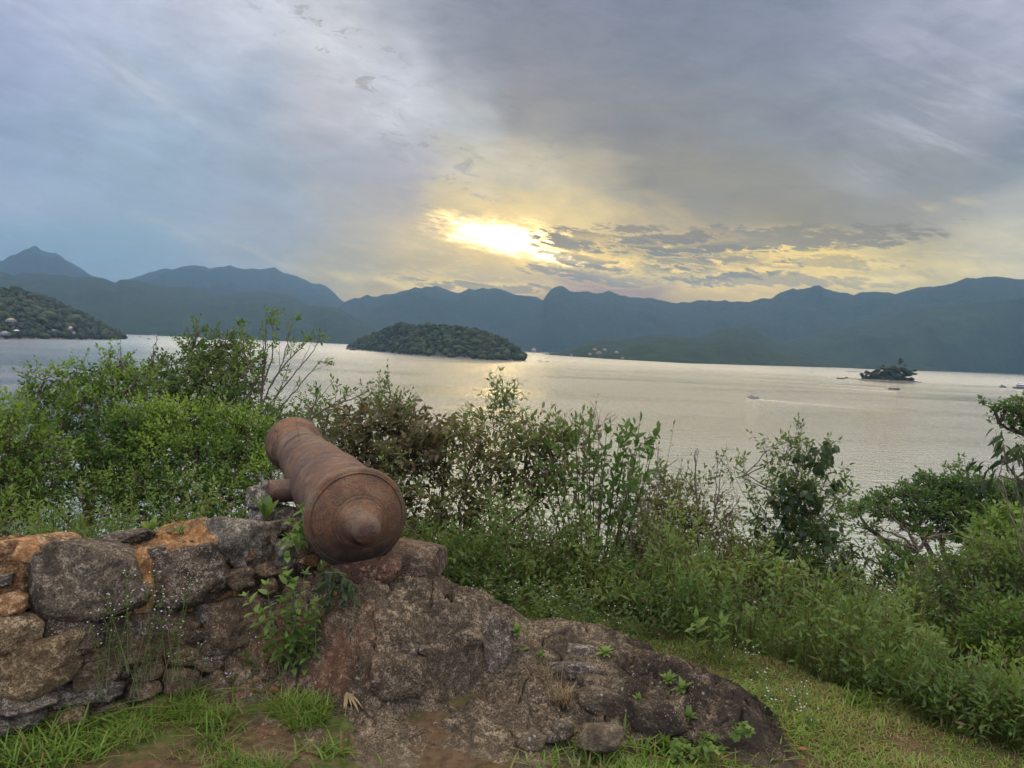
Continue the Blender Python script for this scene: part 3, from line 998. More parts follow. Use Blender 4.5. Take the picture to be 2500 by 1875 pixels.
#  x0,y0,x1,y1 in the zoomed crop, material, tilt deg, thickness, push-out, label
ST = [
    (-30, 268, 480, 520, S_ochre, -4, .20, -.10, 'large ochre stained stone on top at the left end of the wall'),
    (240, 318, 815, 730, S_dark, -10, .20, .03, 'biggest smooth dark grey stone of the wall'),
    (700, 540, 970, 725, S_ochre, 8, .12, .0, None),
    (945, 352, 1345, 700, S_speck, 4, .18, .03, 'black squarish stone with white lichen specks'),
    (655, 238, 935, 350, S_speck, 6, .20, -.26, None),
    (1045, 285, 1215, 360, S_speck, 0, .14, -.16, None),
    (1090, 205, 1430, 290, S_dark, 0, .16, -.40, None),
    (1285, 182, 1650, 470, S_slate, -12, .22, -.06, 'grey stone with pale flecks rising to a point at the top of the wall'),
    (1600, 300, 1890, 500, S_slate, -4, .16, -.05, None),
    (1350, 450, 1510, 590, S_brown, 0, .14, .02, None),
    (1190, 650, 1560, 955, S_brown, 4, .18, .0, None),
    (-30, 605, 140, 745, S_ochre, 10, .14, .0, None),
    (-60, 735, 212, 1000, S_tan, 6, .18, .05, 'smooth rounded tan stone at the left edge of the picture'),
    (-10, 890, 470, 1210, S_khaki, 10, .18, .06, 'large khaki stone low at the left end of the wall'),
    (212, 700, 645, 965, S_speck, -8, .16, .01, None),
    (500, 745, 1160, 1040, S_brown, -5, .18, -.03, None),
    (470, 990, 765, 1175, S_brown, 6, .16, .0, None),
    (1010, 920, 1215, 1050, S_khaki, -14, .14, -.02, None),
    (975, 1050, 1172, 1205, S_brown, -8, .14, .01, None),
    (1160, 960, 1320, 1080, S_brown, -18, .12, .0, None),
    (20, 1195, 285, 1335, S_grey, -4, .16, .06, None),
    (280, 1135, 680, 1290, S_grey, -3, .14, .0, None),
    (-40, 495, 70, 565, S_grey, 0, .12, -.02, None),
    (760, 1130, 945, 1240, S_brown, 5, .13, .0, None),
    (-40, 1330, 240, 1450, S_grey, 0, .16, .06, None),
    (230, 1290, 540, 1430, S_khaki, 4, .16, .02, None),
    (530, 1285, 780, 1400, S_brown, 0, .14, .02, None),
    (1300, 930, 1520, 1100, S_brown, 6, .14, -.02, None),
    (1490, 590, 1830, 860, S_dark, 0, .16, -.06, None),
    (1500, 860, 1800, 1090, S_brown, -6, .14, -.05, None),
    (370, 960, 505, 1050, S_speck, -20, .10, .02, None),
    (965, 665, 1075, 730, S_khaki, 0, .08, .0, None),
    (1500, 430, 1720, 520, S_brown, -4, .12, -.03, None),
    (780, 1010, 985, 1130, S_brown, 4, .12, -.02, None),
    (1170, 1110, 1420, 1230, S_brown, -6, .12, .0, None),
    (780, 1240, 1060, 1370, S_brown, 3, .12, .02, None),
    (1030, 1390, 1170, 1500, S_ochre, 8, .09, .08, None),
    (1660, 155, 1880, 310, S_speck, 0, .18, -.25, None),
    (560, 1440, 900, 1560, S_brown, 0, .10, .05, None),
    (900, 330, 1000, 400, S_grey, 0, .10, -.02, None),
    (1420, 1090, 1760, 1260, S_brown, 2, .12, -.02, None),
    (1700, 1230, 1800, 1310, S_grey, 2, .07, .06, None),
    (1560, 1180, 1700, 1260, S_grey, 12, .07, .05, None),
]
for i, (x0, y0, x1, y1, mt, tilt, th, push, lab) in enumerate(ST):
    cx, cy = (x0 + x1) / 2 / zs, 1200 + (y0 + y1) / 2 / zs
    c, t = on_wall(cx, cy, push)
    hw = (x1 - x0) / 2 / zs * t / F * .92 / max(.55, abs(np.dot(W3, RT)))
    hh_ = (y1 - y0) / 2 / zs * t / F * 1.0 / .93
    big = hw > .09
    v, f = stone((hw, th, hh_), 100 + i, sub=5 if big else 4, rough=.075, planes=9, soft=.035 if mt not in (S_tan, S_khaki) else .10)
    v = v @ rot_axis((0, 1, 0), radians(-tilt)).T
    B = np.column_stack([W3, -N3, U3])
    v = v @ B.T + c - N3 * th * .55
    o = part('stone', v, [f], mt, wall, smooth=True)
    if lab: o['label'] = lab
# small chinking stones
rg = np.random.default_rng(77)
for i in range(34):
    cx, cy = rg.uniform(0, 760), rg.uniform(1335, 1720)
    c, t = on_wall(cx, cy, .0)
    s_ = rg.uniform(.022, .05)
    v, f = stone((s_ * rg.uniform(1, 1.9), s_, s_), 400 + i, sub=3, rough=.08)
    v = v @ rot_axis((0, 1, 0), rg.uniform(-.5, .5)).T @ np.column_stack([W3, -N3, U3]).T + c
    part('stone', v, [f], [S_brown, S_grey, S_ochre, S_speck][i % 4], wall, smooth=True)
# wall core and mortar: a lumpy body behind the stones
L_ = np.linalg.norm(WB - WA) + .12
ns, nz_ = 420, 120
S_, T_ = np.meshgrid(np.linspace(-1.0, L_, ns), np.linspace(0, 1, nz_))
topz = .575 + .075 * np.clip((1.30 - S_) / .15, 0, 1) + .05 * noise3(vec3(S_ * 2.2, 0, 1.)) - .5 * np.clip((S_ - L_ + .25) / .25, 0, 1) ** 2
H = topz
# profile: up the face, over the top, down the back
tt = T_ * 2.2
zz = np.where(tt < 1, tt * H, np.where(tt < 1.4, H + .03 * np.sin((tt - 1) / .4 * pi), H * (1 - (tt - 1.4) / .8 * 1.8)))
yy = np.where(tt < 1, -LEAN * tt * H, np.where(tt < 1.4, -LEAN * H - (tt - 1) / .4 * .46, -LEAN * H - .46 - (tt - 1.4) * .1))
base = np.array([WA[0], WA[1]])
X_ = base[0] + wd[0] * S_ + wn[0] * (yy - .035)
Y_ = base[1] + wd[1] * S_ + wn[1] * (yy - .035)
V = vec3(X_, Y_, zz - .03)
q = V * 1.0
dsp = .030 * fbm(q * 5, 5, gain=.55) + .012 * fbm(q * 22, 3, ridge=True)
V[..., 0] += wn[0] * dsp
V[..., 1] += wn[1] * dsp
V[..., 2] += np.where(tt > .9, dsp, 0)
# two mortars: ochre lime near the left and the top, dark clay low and right
fc = grid_faces(nz_, ns)
cen = V.reshape(-1, 3)[fc].mean(1)
sp = (cen[:, :2] - base) @ wd
sel = (sp < 1.35 + .25 * noise3(cen * 2.5) - .9 * (.5 - cen[:, 2]) * (cen[:, 2] < .5)) & (cen[:, 2] > .10 + .1 * noise3(cen * 4))
part('mortar', V.reshape(-1, 3), [fc], [S_mort2, S_mort], wall, smooth=True, midx=sel.astype(np.int32))

# ================================================================== bedrock outcrop
CTL = [(600, 1760, 0), (680, 1760, 0.0), (760, 1830, 0.01), (900, 1925, 0.01), (1150, 1940, .01), (1400, 1868, .005), (1600, 1835, .0), (1750, 1822, .0), (1905, 1850, 0),
       (850, 1800, .03), (1000, 1750, .05), (1150, 1700, .08), (1250, 1800, .04), (1000, 1690, .08), (1100, 1850, .02),
       (1100, 1655, .11), (1100, 1575, .25), (1220, 1550, .25), (1255, 1640, .12),
       (950, 1465, .40), (1100, 1485, .36), (905, 1560, .30), (840, 1610, .20), (1150, 1515, .33), (800, 1520, .34), (760, 1600, .18), (790, 1690, .05),
       (1000, 1440, .42), (1000, 1590, .26), (1000, 1520, .34),
       (1060, 1450, .41), (1150, 1483, .36), (1230, 1500, .31),
       (1300, 1530, .23), (1450, 1545, .18), (1400, 1620, .15), (1550, 1597, .14), (1700, 1665, .12), (1810, 1735, .08), (1870, 1785, .04),
       (1500, 1700, .12), (1650, 1720, .11), (1760, 1770, .06), (1350, 1730, .08), (1500, 1780, .05), (1650, 1790, .04), (1320, 1590, .18), (1180, 1640, .11), (1420, 1660, .13), (1580, 1650, .14)]
CW = np.array([on_z(*c) for c in CTL])
# fall away behind the skyline of the rock
sky_ = [(1060, 1450, .41), (1150, 1483, .36), (1230, 1500, .31), (1300, 1528, .23), (1450, 1545, .18), (1550, 1597, .14), (1700, 1665, .12), (1810, 1735, .08), (1870, 1785, .04), (1905, 1850, 0)]
ext = []
for c in sky_:
    p = on_z(*c)
    u = p[:2] / np.hypot(*p[:2]) + np.array([.45, 0])
    u = u / np.hypot(*u)
    ext.append([*(p[:2] + u * .30), c[2] - .12])
    ext.append([*(p[:2] + u * .65), c[2] - .45])
ext += [[-1.2, 3.9, .35], [-1.0, 4.2, .25], [-.7, 4.3, .25], [-.4, 4.3, .15], [-.3, 4.7, -.3], [-.9, 4.8, -.3], [-1.5, 3.6, -.0], [-1.35, 3.2, -.05], [-1.1, 2.6, -.05], [0, 2.2, -.06], [1.2, 2.4, -.1], [1.6, 2.8, -.15], [2.0, 3.5, -.4]]
CW = np.concatenate([CW, np.array(ext)])


def tps(C, sm=2e-4):
    d2 = ((C[:, None, :2] - C[None, :, :2]) ** 2).sum(-1)
    K = np.where(d2 > 0, .5 * d2 * np.log(d2 + 1e-12), 0) + np.eye(len(C)) * sm
    P = np.column_stack([np.ones(len(C)), C[:, :2]])
    A = np.block([[K, P], [P.T, np.zeros((3, 3))]])
    w = np.linalg.solve(A, np.concatenate([C[:, 2], np.zeros(3)]))

    def f(x, y):
        q = np.stack([x, y], -1).reshape(-1, 2)
        r = np.zeros(len(q))
        for i in range(0, len(q), 40000):
            dd = ((q[i:i + 40000, None] - C[None, :, :2]) ** 2).sum(-1)
            r[i:i + 40000] = (.5 * dd * np.log(dd + 1e-12)) @ w[:-3] + w[-3] + q[i:i + 40000] @ w[-2:]
        return r.reshape(np.shape(x))
    return f


rock_f = tps(CW, 1.5e-3)


def rock_detail(x, y):
    z = rock_f(x, y)
    p = vec3(x, y, z)
    wob = .018 * noise3(p * 9) + .012 * noise3(p * 22)
    lm = np.clip((x + .75) / .12, 0, 1) * np.clip((.14 - x) / .06, 0, 1) * np.clip((3.95 - y) / .2, 0, 1)
    z = z + .045 * np.tanh((z - .185 + wob) / .012) * lm
    z = z - .09 * np.exp(-(((x + .14) / .075) ** 2) ** 2) * np.clip((.27 - z + wob) / .03, 0, 1) * np.clip((y - 3.38) / .05, 0, 1) * np.clip((3.75 - y) / .05, 0, 1)
    lm2 = np.clip((x - .18) / .1, 0, 1) * np.clip((1.0 - x) / .2, 0, 1)
    z = z + .016 * np.tanh((z - .085 + wob) / .007) * lm2 + .012 * np.tanh((z - .145 + wob * 1.3) / .006) * lm2
    # foliated rock: plates stepping along the slope on the upper mound and the right-hand bulge
    cxr = np.clip((y - 3.05) / .25, 0, 1)
    lay = (z + .12 * x + .06 * noise3(p * 2.4)) * 17
    step = (lay - np.floor(lay))
    ter = (np.minimum(step / .78, 1) - step) / 17
    plates = cxr * np.clip(noise3(p * 1.5 + 5) * 2 + .75, 0, 1)
    z = z + ter * plates * 2.0
    z = z + .014 * fbm(p * 3.4, 4) * (.35 + cxr)
    crk = np.abs(noise3(p * np.array([3.2, 5.2, 5.2]) + 11) + .35 * noise3(p * 11 + 3))
    z = z - .030 * np.exp(-(crk / .035) ** 2) * (.25 + cxr) * np.clip(noise3(p * 1.1 + 2) * 3 + .8, 0, 1)
    crk2 = np.abs(noise3(p * np.array([7., 12, 12]) + 31) + .3 * noise3(p * 25))
    z = z - .010 * np.exp(-(crk2 / .05) ** 2) * (.25 + cxr)
    rid = fbm(p * np.array([7, 9, 9]) + 3, 4, ridge=True)
    z = z + .013 * (rid - .6) * (.35 + plates * 1.4)
    z = z + .0065 * fbm(p * 30, 4, gain=.65)
    return z


nx, ny = 1000, 760
X_, Y_ = np.meshgrid(np.linspace(-1.55, 2.1, nx), np.linspace(2.25, 4.75, ny))
Z_ = rock_detail(X_, Y_)
# let the sheet dive below the ground outside the rock's plan
G_ = ground_z(X_, Y_)
Z_ = np.where(Z_ < G_ - .03, G_ - .03 - (G_ - Z_) * .5, Z_)

m, n, b, out = new_mat('bedrock')
p = n.pos()
a = n.noise(p, 3.2, 7, .62)
f = n.noise(p, 26., 7, .7)
g = n.noise(p, 110., 4, .7)
col = n.mix(n.mapr(a, .36, .64), (.066, .050, .032, 1), (.200, .156, .102, 1))
col = n.mix(n.mapr(f, .51, .59, 0, .85), col, (.36, .28, .19, 1))
col = n.mix(n.mapr(g, .49, .55, 0, .78), col, (.026, .019, .013, 1))
x_, y_, z_ = n.sep(p)
# black crust towards the right-hand bulge
cr = n.noise(n.vmath('ADD', p, (3, 8, 1)), 5., 7, .7)
rgt = n.mapr(n.add(x_, n.mul(n.sub(cr, .5), 1.2)), .1, .8, .50, 1.0)
bulge = n.mapr(x_, .35, .95, 0, .10)
col = n.mix(n.mul(n.mapr(n.add(cr, bulge), .42, .58), rgt), col, (.028, .021, .016, 1))
# sandy brown grit on the low front slab
low = n.mapr(n.add(y_, n.mul(n.sub(a, .5), .8)), 3.15, 2.9, 0, 1, smooth=True)
grit = n.mix(n.mapr(f, .35, .65), (.070, .052, .034, 1), (.175, .138, .094, 1))
grit = n.mix(n.mapr(n.noise(n.vmath('ADD', p, (7, 7, 7)), 9., 5, .7), .54, .64, 0, .5), grit, (.20, .17, .075, 1))
col = n.mix(n.mul(low, .7), col, grit)
# red clay near the wall
red = n.mul(n.mapr(x_, -.45, -.75, 0, 1, smooth=True), n.mapr(n.noise(n.vmath('ADD', p, (2, 4, 9)), 6., 6, .7), .46, .58, 0, .60))
col = n.mix(red, col, n.mix(n.mapr(f, .4, .6), (.10, .040, .022, 1), (.19, .085, .045, 1)))
vd = n.voro(n.vmath('ADD', p, n.vmath('SCALE', n.noise(p, 40., 2, .5, col=True), .02)), 75.)
patch = n.mapr(n.noise(n.vmath('ADD', p, (9, 2, 5)), 5., 4, .6), .45, .60)
col = n.mix(n.mul(n.mapr(vd, .12, .30, .60, 0), patch), col, (.36, .29, .21, 1))
vd2 = n.voro(n.vmath('ADD', p, n.vmath('SCALE', n.noise(p, 25., 2, .5, col=True), .04)), 28.)
col = n.mix(n.mul(n.mapr(vd2, .13, .20, .7, 0), n.mapr(n.noise(n.vmath('ADD', p, (19, 2, 5)), 4., 4, .6), .54, .6)), col, (.30, .29, .25, 1))
ao = n.n.new('ShaderNodeNewGeometry').outputs['Pointiness']
n.set(b.inputs['Base Color'], col)
b.inputs['Roughness'].default_value = .9
b.inputs['Specular IOR Level'].default_value = .22
h = n.add(n.mul(f, .6), n.add(n.mul(g, .3), n.mul(n.mapr(vd, 0, .4, 1, 0), .25)))
n.set(b.inputs['Normal'], n.bump(h, 1.0, .022))
M_rock = m
outc = empty('rock_outcrop', (0.1, 3.4, 0), 'long weathered brown bedrock outcrop below and right of the cannon', 'rock')
part('bedrock', vec3(X_, Y_, Z_).reshape(-1, 3), [grid_faces(ny, nx)], M_rock, outc, smooth=True)
S_lich = stone_mat('pale lichened stone', (.17, .135, .10), (.08, .065, .05), (.30, .26, .21), .6, .95, stain=.4)
S_red = stone_mat('red brown clay stone', (.150, .075, .045), (.075, .036, .024), (.22, .15, .10), .15, .1, stain=.4)
# boulders and plates fused in the outcrop:  x0,y0,x1,y1 src px, z of centre, thickness, material
BL = [
    (1168, 1508, 1252, 1645, .19, .10, S_lich, 5, 'block with a pale green lichen patch'),
    (1085, 1535, 1180, 1585, .25, .10, M_rock, 8, None),
    (905, 1585, 1045, 1700, .16, .12, M_rock, -4, None),
    (975, 1575, 1025, 1615, .25, .05, S_grey, 0, None),
    (1018, 1580, 1052, 1598, .26, .04, S_grey, 0, None),
    (940, 1615, 985, 1640, .19, .04, S_grey, 0, None),
    (880, 1500, 960, 1545, .34, .08, S_red, 0, None),
    (820, 1545, 885, 1640, .18, .10, S_red, 10, None),
    (845, 1630, 895, 1690, .07, .08, S_red, -8, None),
    (1378, 1575, 1460, 1615, .17, .06, S_grey, -4, None),
    (1405, 1650, 1490, 1700, .12, .07, M_rock, -6, None),
    (1340, 1620, 1470, 1660, .14, .06, S_grey, 0, None),
    (1410, 1690, 1540, 1745, .10, .07, M_rock, 0, None),
    (1520, 1710, 1680, 1800, .06, .09, M_rock, 3, None),
    (1350, 1765, 1405, 1805, .07, .05, S_dark, 10, None),
    (1320, 1782, 1362, 1815, .05, .05, S_dark, -20, None),
    (1410, 1770, 1520, 1830, .07, .08, M_rock, 0, None),
    (1250, 1790, 1340, 1830, .04, .05, M_rock, 0, None),
    (1660, 1650, 1720, 1675, .12, .03, S_grey, 0, None),
    (1050, 1440, 1120, 1475, .40, .08, M_rock, 0, None),
]
for i, (x0, y0, x1, y1, zc, th, mt, tilt, lab) in enumerate(BL):
    c = on_z((x0 + x1) / 2, (y0 + y1) / 2, zc)
    t = np.dot(c - CP, fw)
    hw = (x1 - x0) / 2 * t / F
    hh_ = (y1 - y0) / 2 * t / F
    v, f = stone((hw, th, hh_ * 1.05), 600 + i, sub=5 if hw > .05 else 4, rough=.07, soft=.07)
    v = v @ rot_axis((0, 1, 0), radians(-tilt)).T @ rot_axis((1, 0, 0), radians(-12)).T + c + [0, th * .05, .005]
    o = part('boulder', v, [f], mt, outc, smooth=True)
    if lab: o['label'] = lab

# stone block under the cannon's breech, and the pier under the trunnion
c = at(1003, 1383, 3.93)
t = 3.93
v, f = stone((.165, .20, .105), 901, sub=5, rough=.035, planes=8, soft=.05)
v = v @ rot_axis((0, 1, 0), radians(3)).T @ rot_z(radians(-8)).T + c + [0, .12, 0]
S_block = stone_mat('rough brown block stone', (.12, .085, .060), (.060, .042, .030), (.21, .165, .125), .35, .8, .12, stain=.6)
o = make_mesh('stone_block', v, [f], S_block, smooth=True)
tag(o, 'squared brown block with a pale lichen spot under the right of the cannon', 'stone')
c = at(880, 1405, 3.75)
v, f = stone((.20, .17, .085), 905, sub=5, rough=.06, soft=.07)
v = v + c + [0, .10, 0]
o = make_mesh('clay_footing', v, [f], S_red, smooth=True)
tag(o, 'reddish clay lump directly below the breech of the cannon', 'stone')

# ================================================================== cannon
BR = at(869, 1263, 3.76)            # breech ring centre
MZ = at(719, 1087, 5.56)            # muzzle swell centre
axd = norm((MZ - BR)[None])[0]
CL = float(np.linalg.norm(MZ - BR))
sx = norm(np.cross(axd, [0, 0, 1.])[None])[0]   # to the right
if sx[0] < 0: sx = -sx
uz = np.cross(sx, axd)
if uz[2] < 0: uz = -uz
m, n, b, out = new_mat('rusted cast iron')
p = n.coord('Object')
ly = n.sep(p)[1]
lx = n.sep(p)[0]
lz = n.sep(p)[2]
stretch = n.comb(n.mul(lx, 1.0), n.mul(ly, 1.6), n.mul(lz, 1.0))
a = n.noise(stretch, 3.4, 8, .66, .6)
f = n.noise(p, 30., 8, .74)
g = n.noise(p, 150., 4, .7)
ringy = n.noise(n.comb(n.mul(lx, .8), n.mul(ly, 14.), n.mul(lz, .8)), 2.0, 6, .62)
zone = n.mapr(n.add(ly, n.add(n.mul(n.sub(a, .5), 1.1), n.mul(n.sub(ringy, .5), .25))), -.30, 2.10)
body = n.ramp(zone, [(.0, (.050, .034, .034, 1)), (.05, (.075, .042, .034, 1)), (.08, (.165, .078, .038, 1)), (.115, (.150, .080, .040, 1)), (.14, (.125, .088, .052, 1)), (.17, (.19, .140, .090, 1)), (.22, (.120, .072, .044, 1)), (.32, (.100, .052, .042, 1)), (.45, (.120, .060, .042, 1)),
                    (.55, (.150, .086, .058, 1)), (.66, (.120, .092, .070, 1)), (.78, (.185, .150, .112, 1)), (.88, (.165, .115, .080, 1)), (.94, (.205, .100, .058, 1)), (1.0, (.170, .082, .050, 1))])
var = n.ramp(n.noise(n.vmath('ADD', stretch, (3, 9, 4)), 5.5, 8, .68, .5), [(.36, (.040, .028, .026, 1)), (.45, (.100, .052, .036, 1)), (.52, (.205, .080, .040, 1)), (.60, (.225, .180, .135, 1))])
col = n.mix(.5, body, var)
col = n.mix(n.mapr(f, .50, .60, 0, .30), col, (.215, .125, .065, 1))
col = n.mix(n.mapr(n.noise(n.vmath('ADD', p, (1, 7, 3)), 7., 7, .75), .53, .60, 0, .28), col, (.25, .185, .095, 1))
col = n.mix(n.mul(n.mapr(g, .50, .57, 0, .75), n.mapr(n.noise(n.vmath('ADD', p, (8, 8, 1)), 5., 5, .65), .40, .60, .15, 1)), col, (.024, .016, .013, 1))
vio = n.noise(n.vmath('ADD', p, (5, 1, 2)), 3.4, 6, .66)
col = n.mix(n.mul(n.mapr(vio, .52, .60, 0, .6), n.mapr(ly, .02, .2)), col, (.085, .050, .050, 1))
# black grime and shade painted together, darker towards the underside
grime_shade = n.add(n.mul(lz, -4.6), n.mul(n.sub(n.noise(p, 6., 6, .65), .5), 2.0))
col = n.mix(n.mapr(grime_shade, .05, .80, 0, .90), col, (.018, .015, .014, 1))
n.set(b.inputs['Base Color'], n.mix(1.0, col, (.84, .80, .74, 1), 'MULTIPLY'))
n.set(b.inputs['Roughness'], n.mapr(f, .3, .7, .55, .85))
b.inputs['Metallic'].default_value = .12
b.inputs['Specular IOR Level'].default_value = .45
pit = n.mapr(n.voro(n.vmath('ADD', p, n.vmath('SCALE', n.noise(p, 60., 2, .5, col=True), .02)), 70.), .05, .30)
n.set(b.inputs['Normal'], n.bump(n.add(n.add(f, n.mul(g, .6)), n.mul(pit, .35)), .9, .007))
M_iron = m

can = bpy.data.objects.new('cannon', None)
COL.objects.link(can)
RM = Matrix([[sx[i], axd[i], uz[i]] for i in range(3)])
can.matrix_world = Matrix.Translation(Vector(BR.tolist())) @ RM.to_4x4()
tag(can, 'old rusty cast iron cannon lying on the ruined wall, muzzle towards the water', 'cannon')


def lathe(prof, seg=128, bumpy=.0012):
    s = np.array([q[0] for q in prof], float)
    r = np.array([q[1] for q in prof], float)
    # resample along the profile
    d = np.concatenate([[0], np.cumsum(np.hypot(np.diff(s), np.diff(r)))])
    k = np.unique(np.concatenate([d, np.arange(0, d[-1], .012)]))
    s2, r2 = np.interp(k, d, s), np.interp(k, d, r)
    th = np.linspace(0, 2 * pi, seg, endpoint=False)
    X = r2[:, None] * np.cos(th)
    Z = r2[:, None] * np.sin(th)
    Y = np.broadcast_to(s2[:, None], X.shape)
    V = vec3(X, Y, Z)
    nn = fbm(V * 14, 4) * bumpy * 2 + fbm(V * 50, 2) * bumpy
    q = 1 + nn / np.maximum(r2[:, None], .03)
    V = np.stack([X * q, Y, Z * q], -1)
    return V.reshape(-1, 3), [grid_faces(len(s2), seg, wrap=True)]


L = CL
barrel = [(.035, .238), (.07, .226), (.075, .2215), (L * .30, .209), (L * .305, .212), (L * .325, .212), (L * .328, .198), (L * .334, .196), (L * .337, .203),
          (L * .50, .190), (L * .505, .194), (L * .53, .194), (L * .532, .181), (L * .537, .181), (L * .54, .186),
          (L * .70, .170), (L * .705, .174), (L * .712, .1745), (L * .715, .162), (L * .72, .161), (L * .735, .162), (L * .74, .1735), (L * .752, .173), (L * .754, .156), (L * .76, .156), (L * .764, .163),
          (L * .90, .150), (L * .905, .157), (L * .918, .157), (L * .92, .143), (L * .925, .143)]
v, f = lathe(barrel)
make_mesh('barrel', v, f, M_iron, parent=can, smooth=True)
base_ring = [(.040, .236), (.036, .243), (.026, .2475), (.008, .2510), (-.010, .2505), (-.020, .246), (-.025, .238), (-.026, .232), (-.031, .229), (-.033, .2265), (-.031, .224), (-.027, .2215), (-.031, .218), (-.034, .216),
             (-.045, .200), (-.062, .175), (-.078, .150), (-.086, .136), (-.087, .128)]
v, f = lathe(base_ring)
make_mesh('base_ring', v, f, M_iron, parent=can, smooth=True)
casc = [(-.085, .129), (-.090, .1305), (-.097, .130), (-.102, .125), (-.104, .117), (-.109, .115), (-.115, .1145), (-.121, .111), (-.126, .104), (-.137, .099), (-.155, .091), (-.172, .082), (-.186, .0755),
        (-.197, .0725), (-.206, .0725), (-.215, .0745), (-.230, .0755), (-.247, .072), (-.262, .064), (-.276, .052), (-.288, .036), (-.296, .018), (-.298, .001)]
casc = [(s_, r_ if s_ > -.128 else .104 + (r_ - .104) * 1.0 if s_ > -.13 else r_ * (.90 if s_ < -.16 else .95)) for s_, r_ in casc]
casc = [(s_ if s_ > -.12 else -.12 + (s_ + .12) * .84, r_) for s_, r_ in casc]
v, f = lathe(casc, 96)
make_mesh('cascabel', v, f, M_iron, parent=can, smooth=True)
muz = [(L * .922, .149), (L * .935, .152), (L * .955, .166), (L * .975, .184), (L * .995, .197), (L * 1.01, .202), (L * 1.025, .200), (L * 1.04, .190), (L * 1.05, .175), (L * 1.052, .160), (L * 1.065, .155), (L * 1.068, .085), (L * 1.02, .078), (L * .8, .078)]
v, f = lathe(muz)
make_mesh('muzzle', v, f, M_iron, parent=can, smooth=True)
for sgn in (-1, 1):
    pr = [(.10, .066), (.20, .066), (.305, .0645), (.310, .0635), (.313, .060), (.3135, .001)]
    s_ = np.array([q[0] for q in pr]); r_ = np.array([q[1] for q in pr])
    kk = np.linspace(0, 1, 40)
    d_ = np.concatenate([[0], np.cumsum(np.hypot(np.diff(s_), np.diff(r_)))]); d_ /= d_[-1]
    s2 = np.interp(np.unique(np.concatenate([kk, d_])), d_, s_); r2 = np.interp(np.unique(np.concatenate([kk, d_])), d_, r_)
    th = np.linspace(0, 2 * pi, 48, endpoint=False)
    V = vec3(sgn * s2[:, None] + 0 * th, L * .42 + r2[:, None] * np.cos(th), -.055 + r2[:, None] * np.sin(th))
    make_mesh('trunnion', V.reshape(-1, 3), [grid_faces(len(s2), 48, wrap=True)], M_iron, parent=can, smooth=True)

# pier of lichened stone under the left trunnion
S_pier = stone_mat('grey lichened coral stone', (.16, .145, .12), (.05, .043, .036), (.36, .34, .29), .8, .8, stain=.7)
pc = at(637, 1225, 4.42)
pier = empty('stone_pier', (pc[0], pc[1], .4), 'grey lichened stone pier holding the left trunnion of the cannon', 'stone')
for (dx, dy, dz, a_, b_, c_, sd_) in ((-.01, 0, .015, .062, .09, .075, 1), (.035, .06, .075, .06, .07, .040, 2), (.02, .02, -.10, .08, .11, .09, 3), (.16, .06, -.12, .15, .13, .085, 4), (.05, .1, -.25, .25, .2, .14, 5), (.25, .1, -.20, .16, .16, .12, 6)):
    v, f = stone((a_, b_, c_), 700 + sd_, sub=4, rough=.09)
    part('stone', v + pc + [dx, dy, dz], [f], S_pier if sd_ < 4 else S_dark, pier, smooth=True)
# ================================================================== plants
def leaf_mat(name, dark, light, old=(.12, .075, .03), trans=.45, tcol=None, rough=.5, nscale=1.5):
    m, n, b, out = new_mat(name)
    t = n.sep(n.attr('tint'))
    p = n.pos()
    v = n.mapr(n.noise(p, nscale, 4, .6), .35, .65, -.34, .34)
    c = n.mix(n.math('ADD', t[0], v, clamp=True), (*dark, 1), (*light, 1))
    c = n.mix(t[1], c, (*old, 1))
    n.set(b.inputs['Base Color'], c)
    b.inputs['Roughness'].default_value = rough
    b.inputs['Specular IOR Level'].default_value = .35
    tr = n.n.new('ShaderNodeBsdfTranslucent')
    n.set(tr.inputs[0], n.mix(1.0, c, tcol or (1.25, 1.3, .7, 1), 'MULTIPLY'))
    mx = n.n.new('ShaderNodeMixShader')
    mx.inputs[0].default_value = trans
    n.l.new(b.outputs[0], mx.inputs[1])
    n.l.new(tr.outputs[0], mx.inputs[2])
    n.l.new(mx.outputs[0], out.inputs[0])
    return m


LF = {}
LF['bright'] = leaf_mat('bright green leaves', (.038, .098, .012), (.205, .300, .052))
LF['olive'] = leaf_mat('olive leaves', (.065, .085, .026), (.180, .190, .075), old=(.14, .075, .045))
LF['brown'] = leaf_mat('bronze leaves', (.065, .066, .030), (.165, .145, .075), old=(.15, .085, .06))
LF['deep'] = leaf_mat('deep green leaves', (.040, .090, .024), (.120, .200, .050))
LF['mid'] = leaf_mat('mid green leaves', (.055, .105, .026), (.160, .225, .060))
LF['vine'] = leaf_mat('dark vine leaves', (.028, .052, .024), (.075, .110, .045))
LF['fresh'] = leaf_mat('fresh weed leaves', (.075, .135, .028), (.200, .290, .070))
LF['grass'] = leaf_mat('grass blades', (.070, .135, .020), (.200, .310, .050), old=(.25, .18, .085), trans=.4)
LF['dry'] = leaf_mat('dry straw', (.14, .10, .055), (.30, .225, .13), trans=.25)
LF['dead'] = leaf_mat('dead fallen leaf', (.13, .045, .02), (.26, .11, .045), trans=.1)
M_twig = mat_plain('grey brown twigs', (.060, .046, .034), (.16, .13, .10), 25, .85, .002)
M_darktwig = mat_plain('dark twigs', (.030, .024, .018), (.085, .065, .048), 25, .85, .002)
M_green_stem = mat_plain('green stems', (.07, .10, .03), (.13, .16, .06), 25, .7, .001)
mpet, n, b, out = new_mat('white petals')
b.inputs['Base Color'].default_value = (.42, .41, .42, 1)
b.inputs['Roughness'].default_value = .7
M_petal = mpet
mpet, n, b, out = new_mat('lilac petals')
b.inputs['Base Color'].default_value = (.48, .42, .68, 1)
b.inputs['Roughness'].default_value = .7
M_lilac = mpet

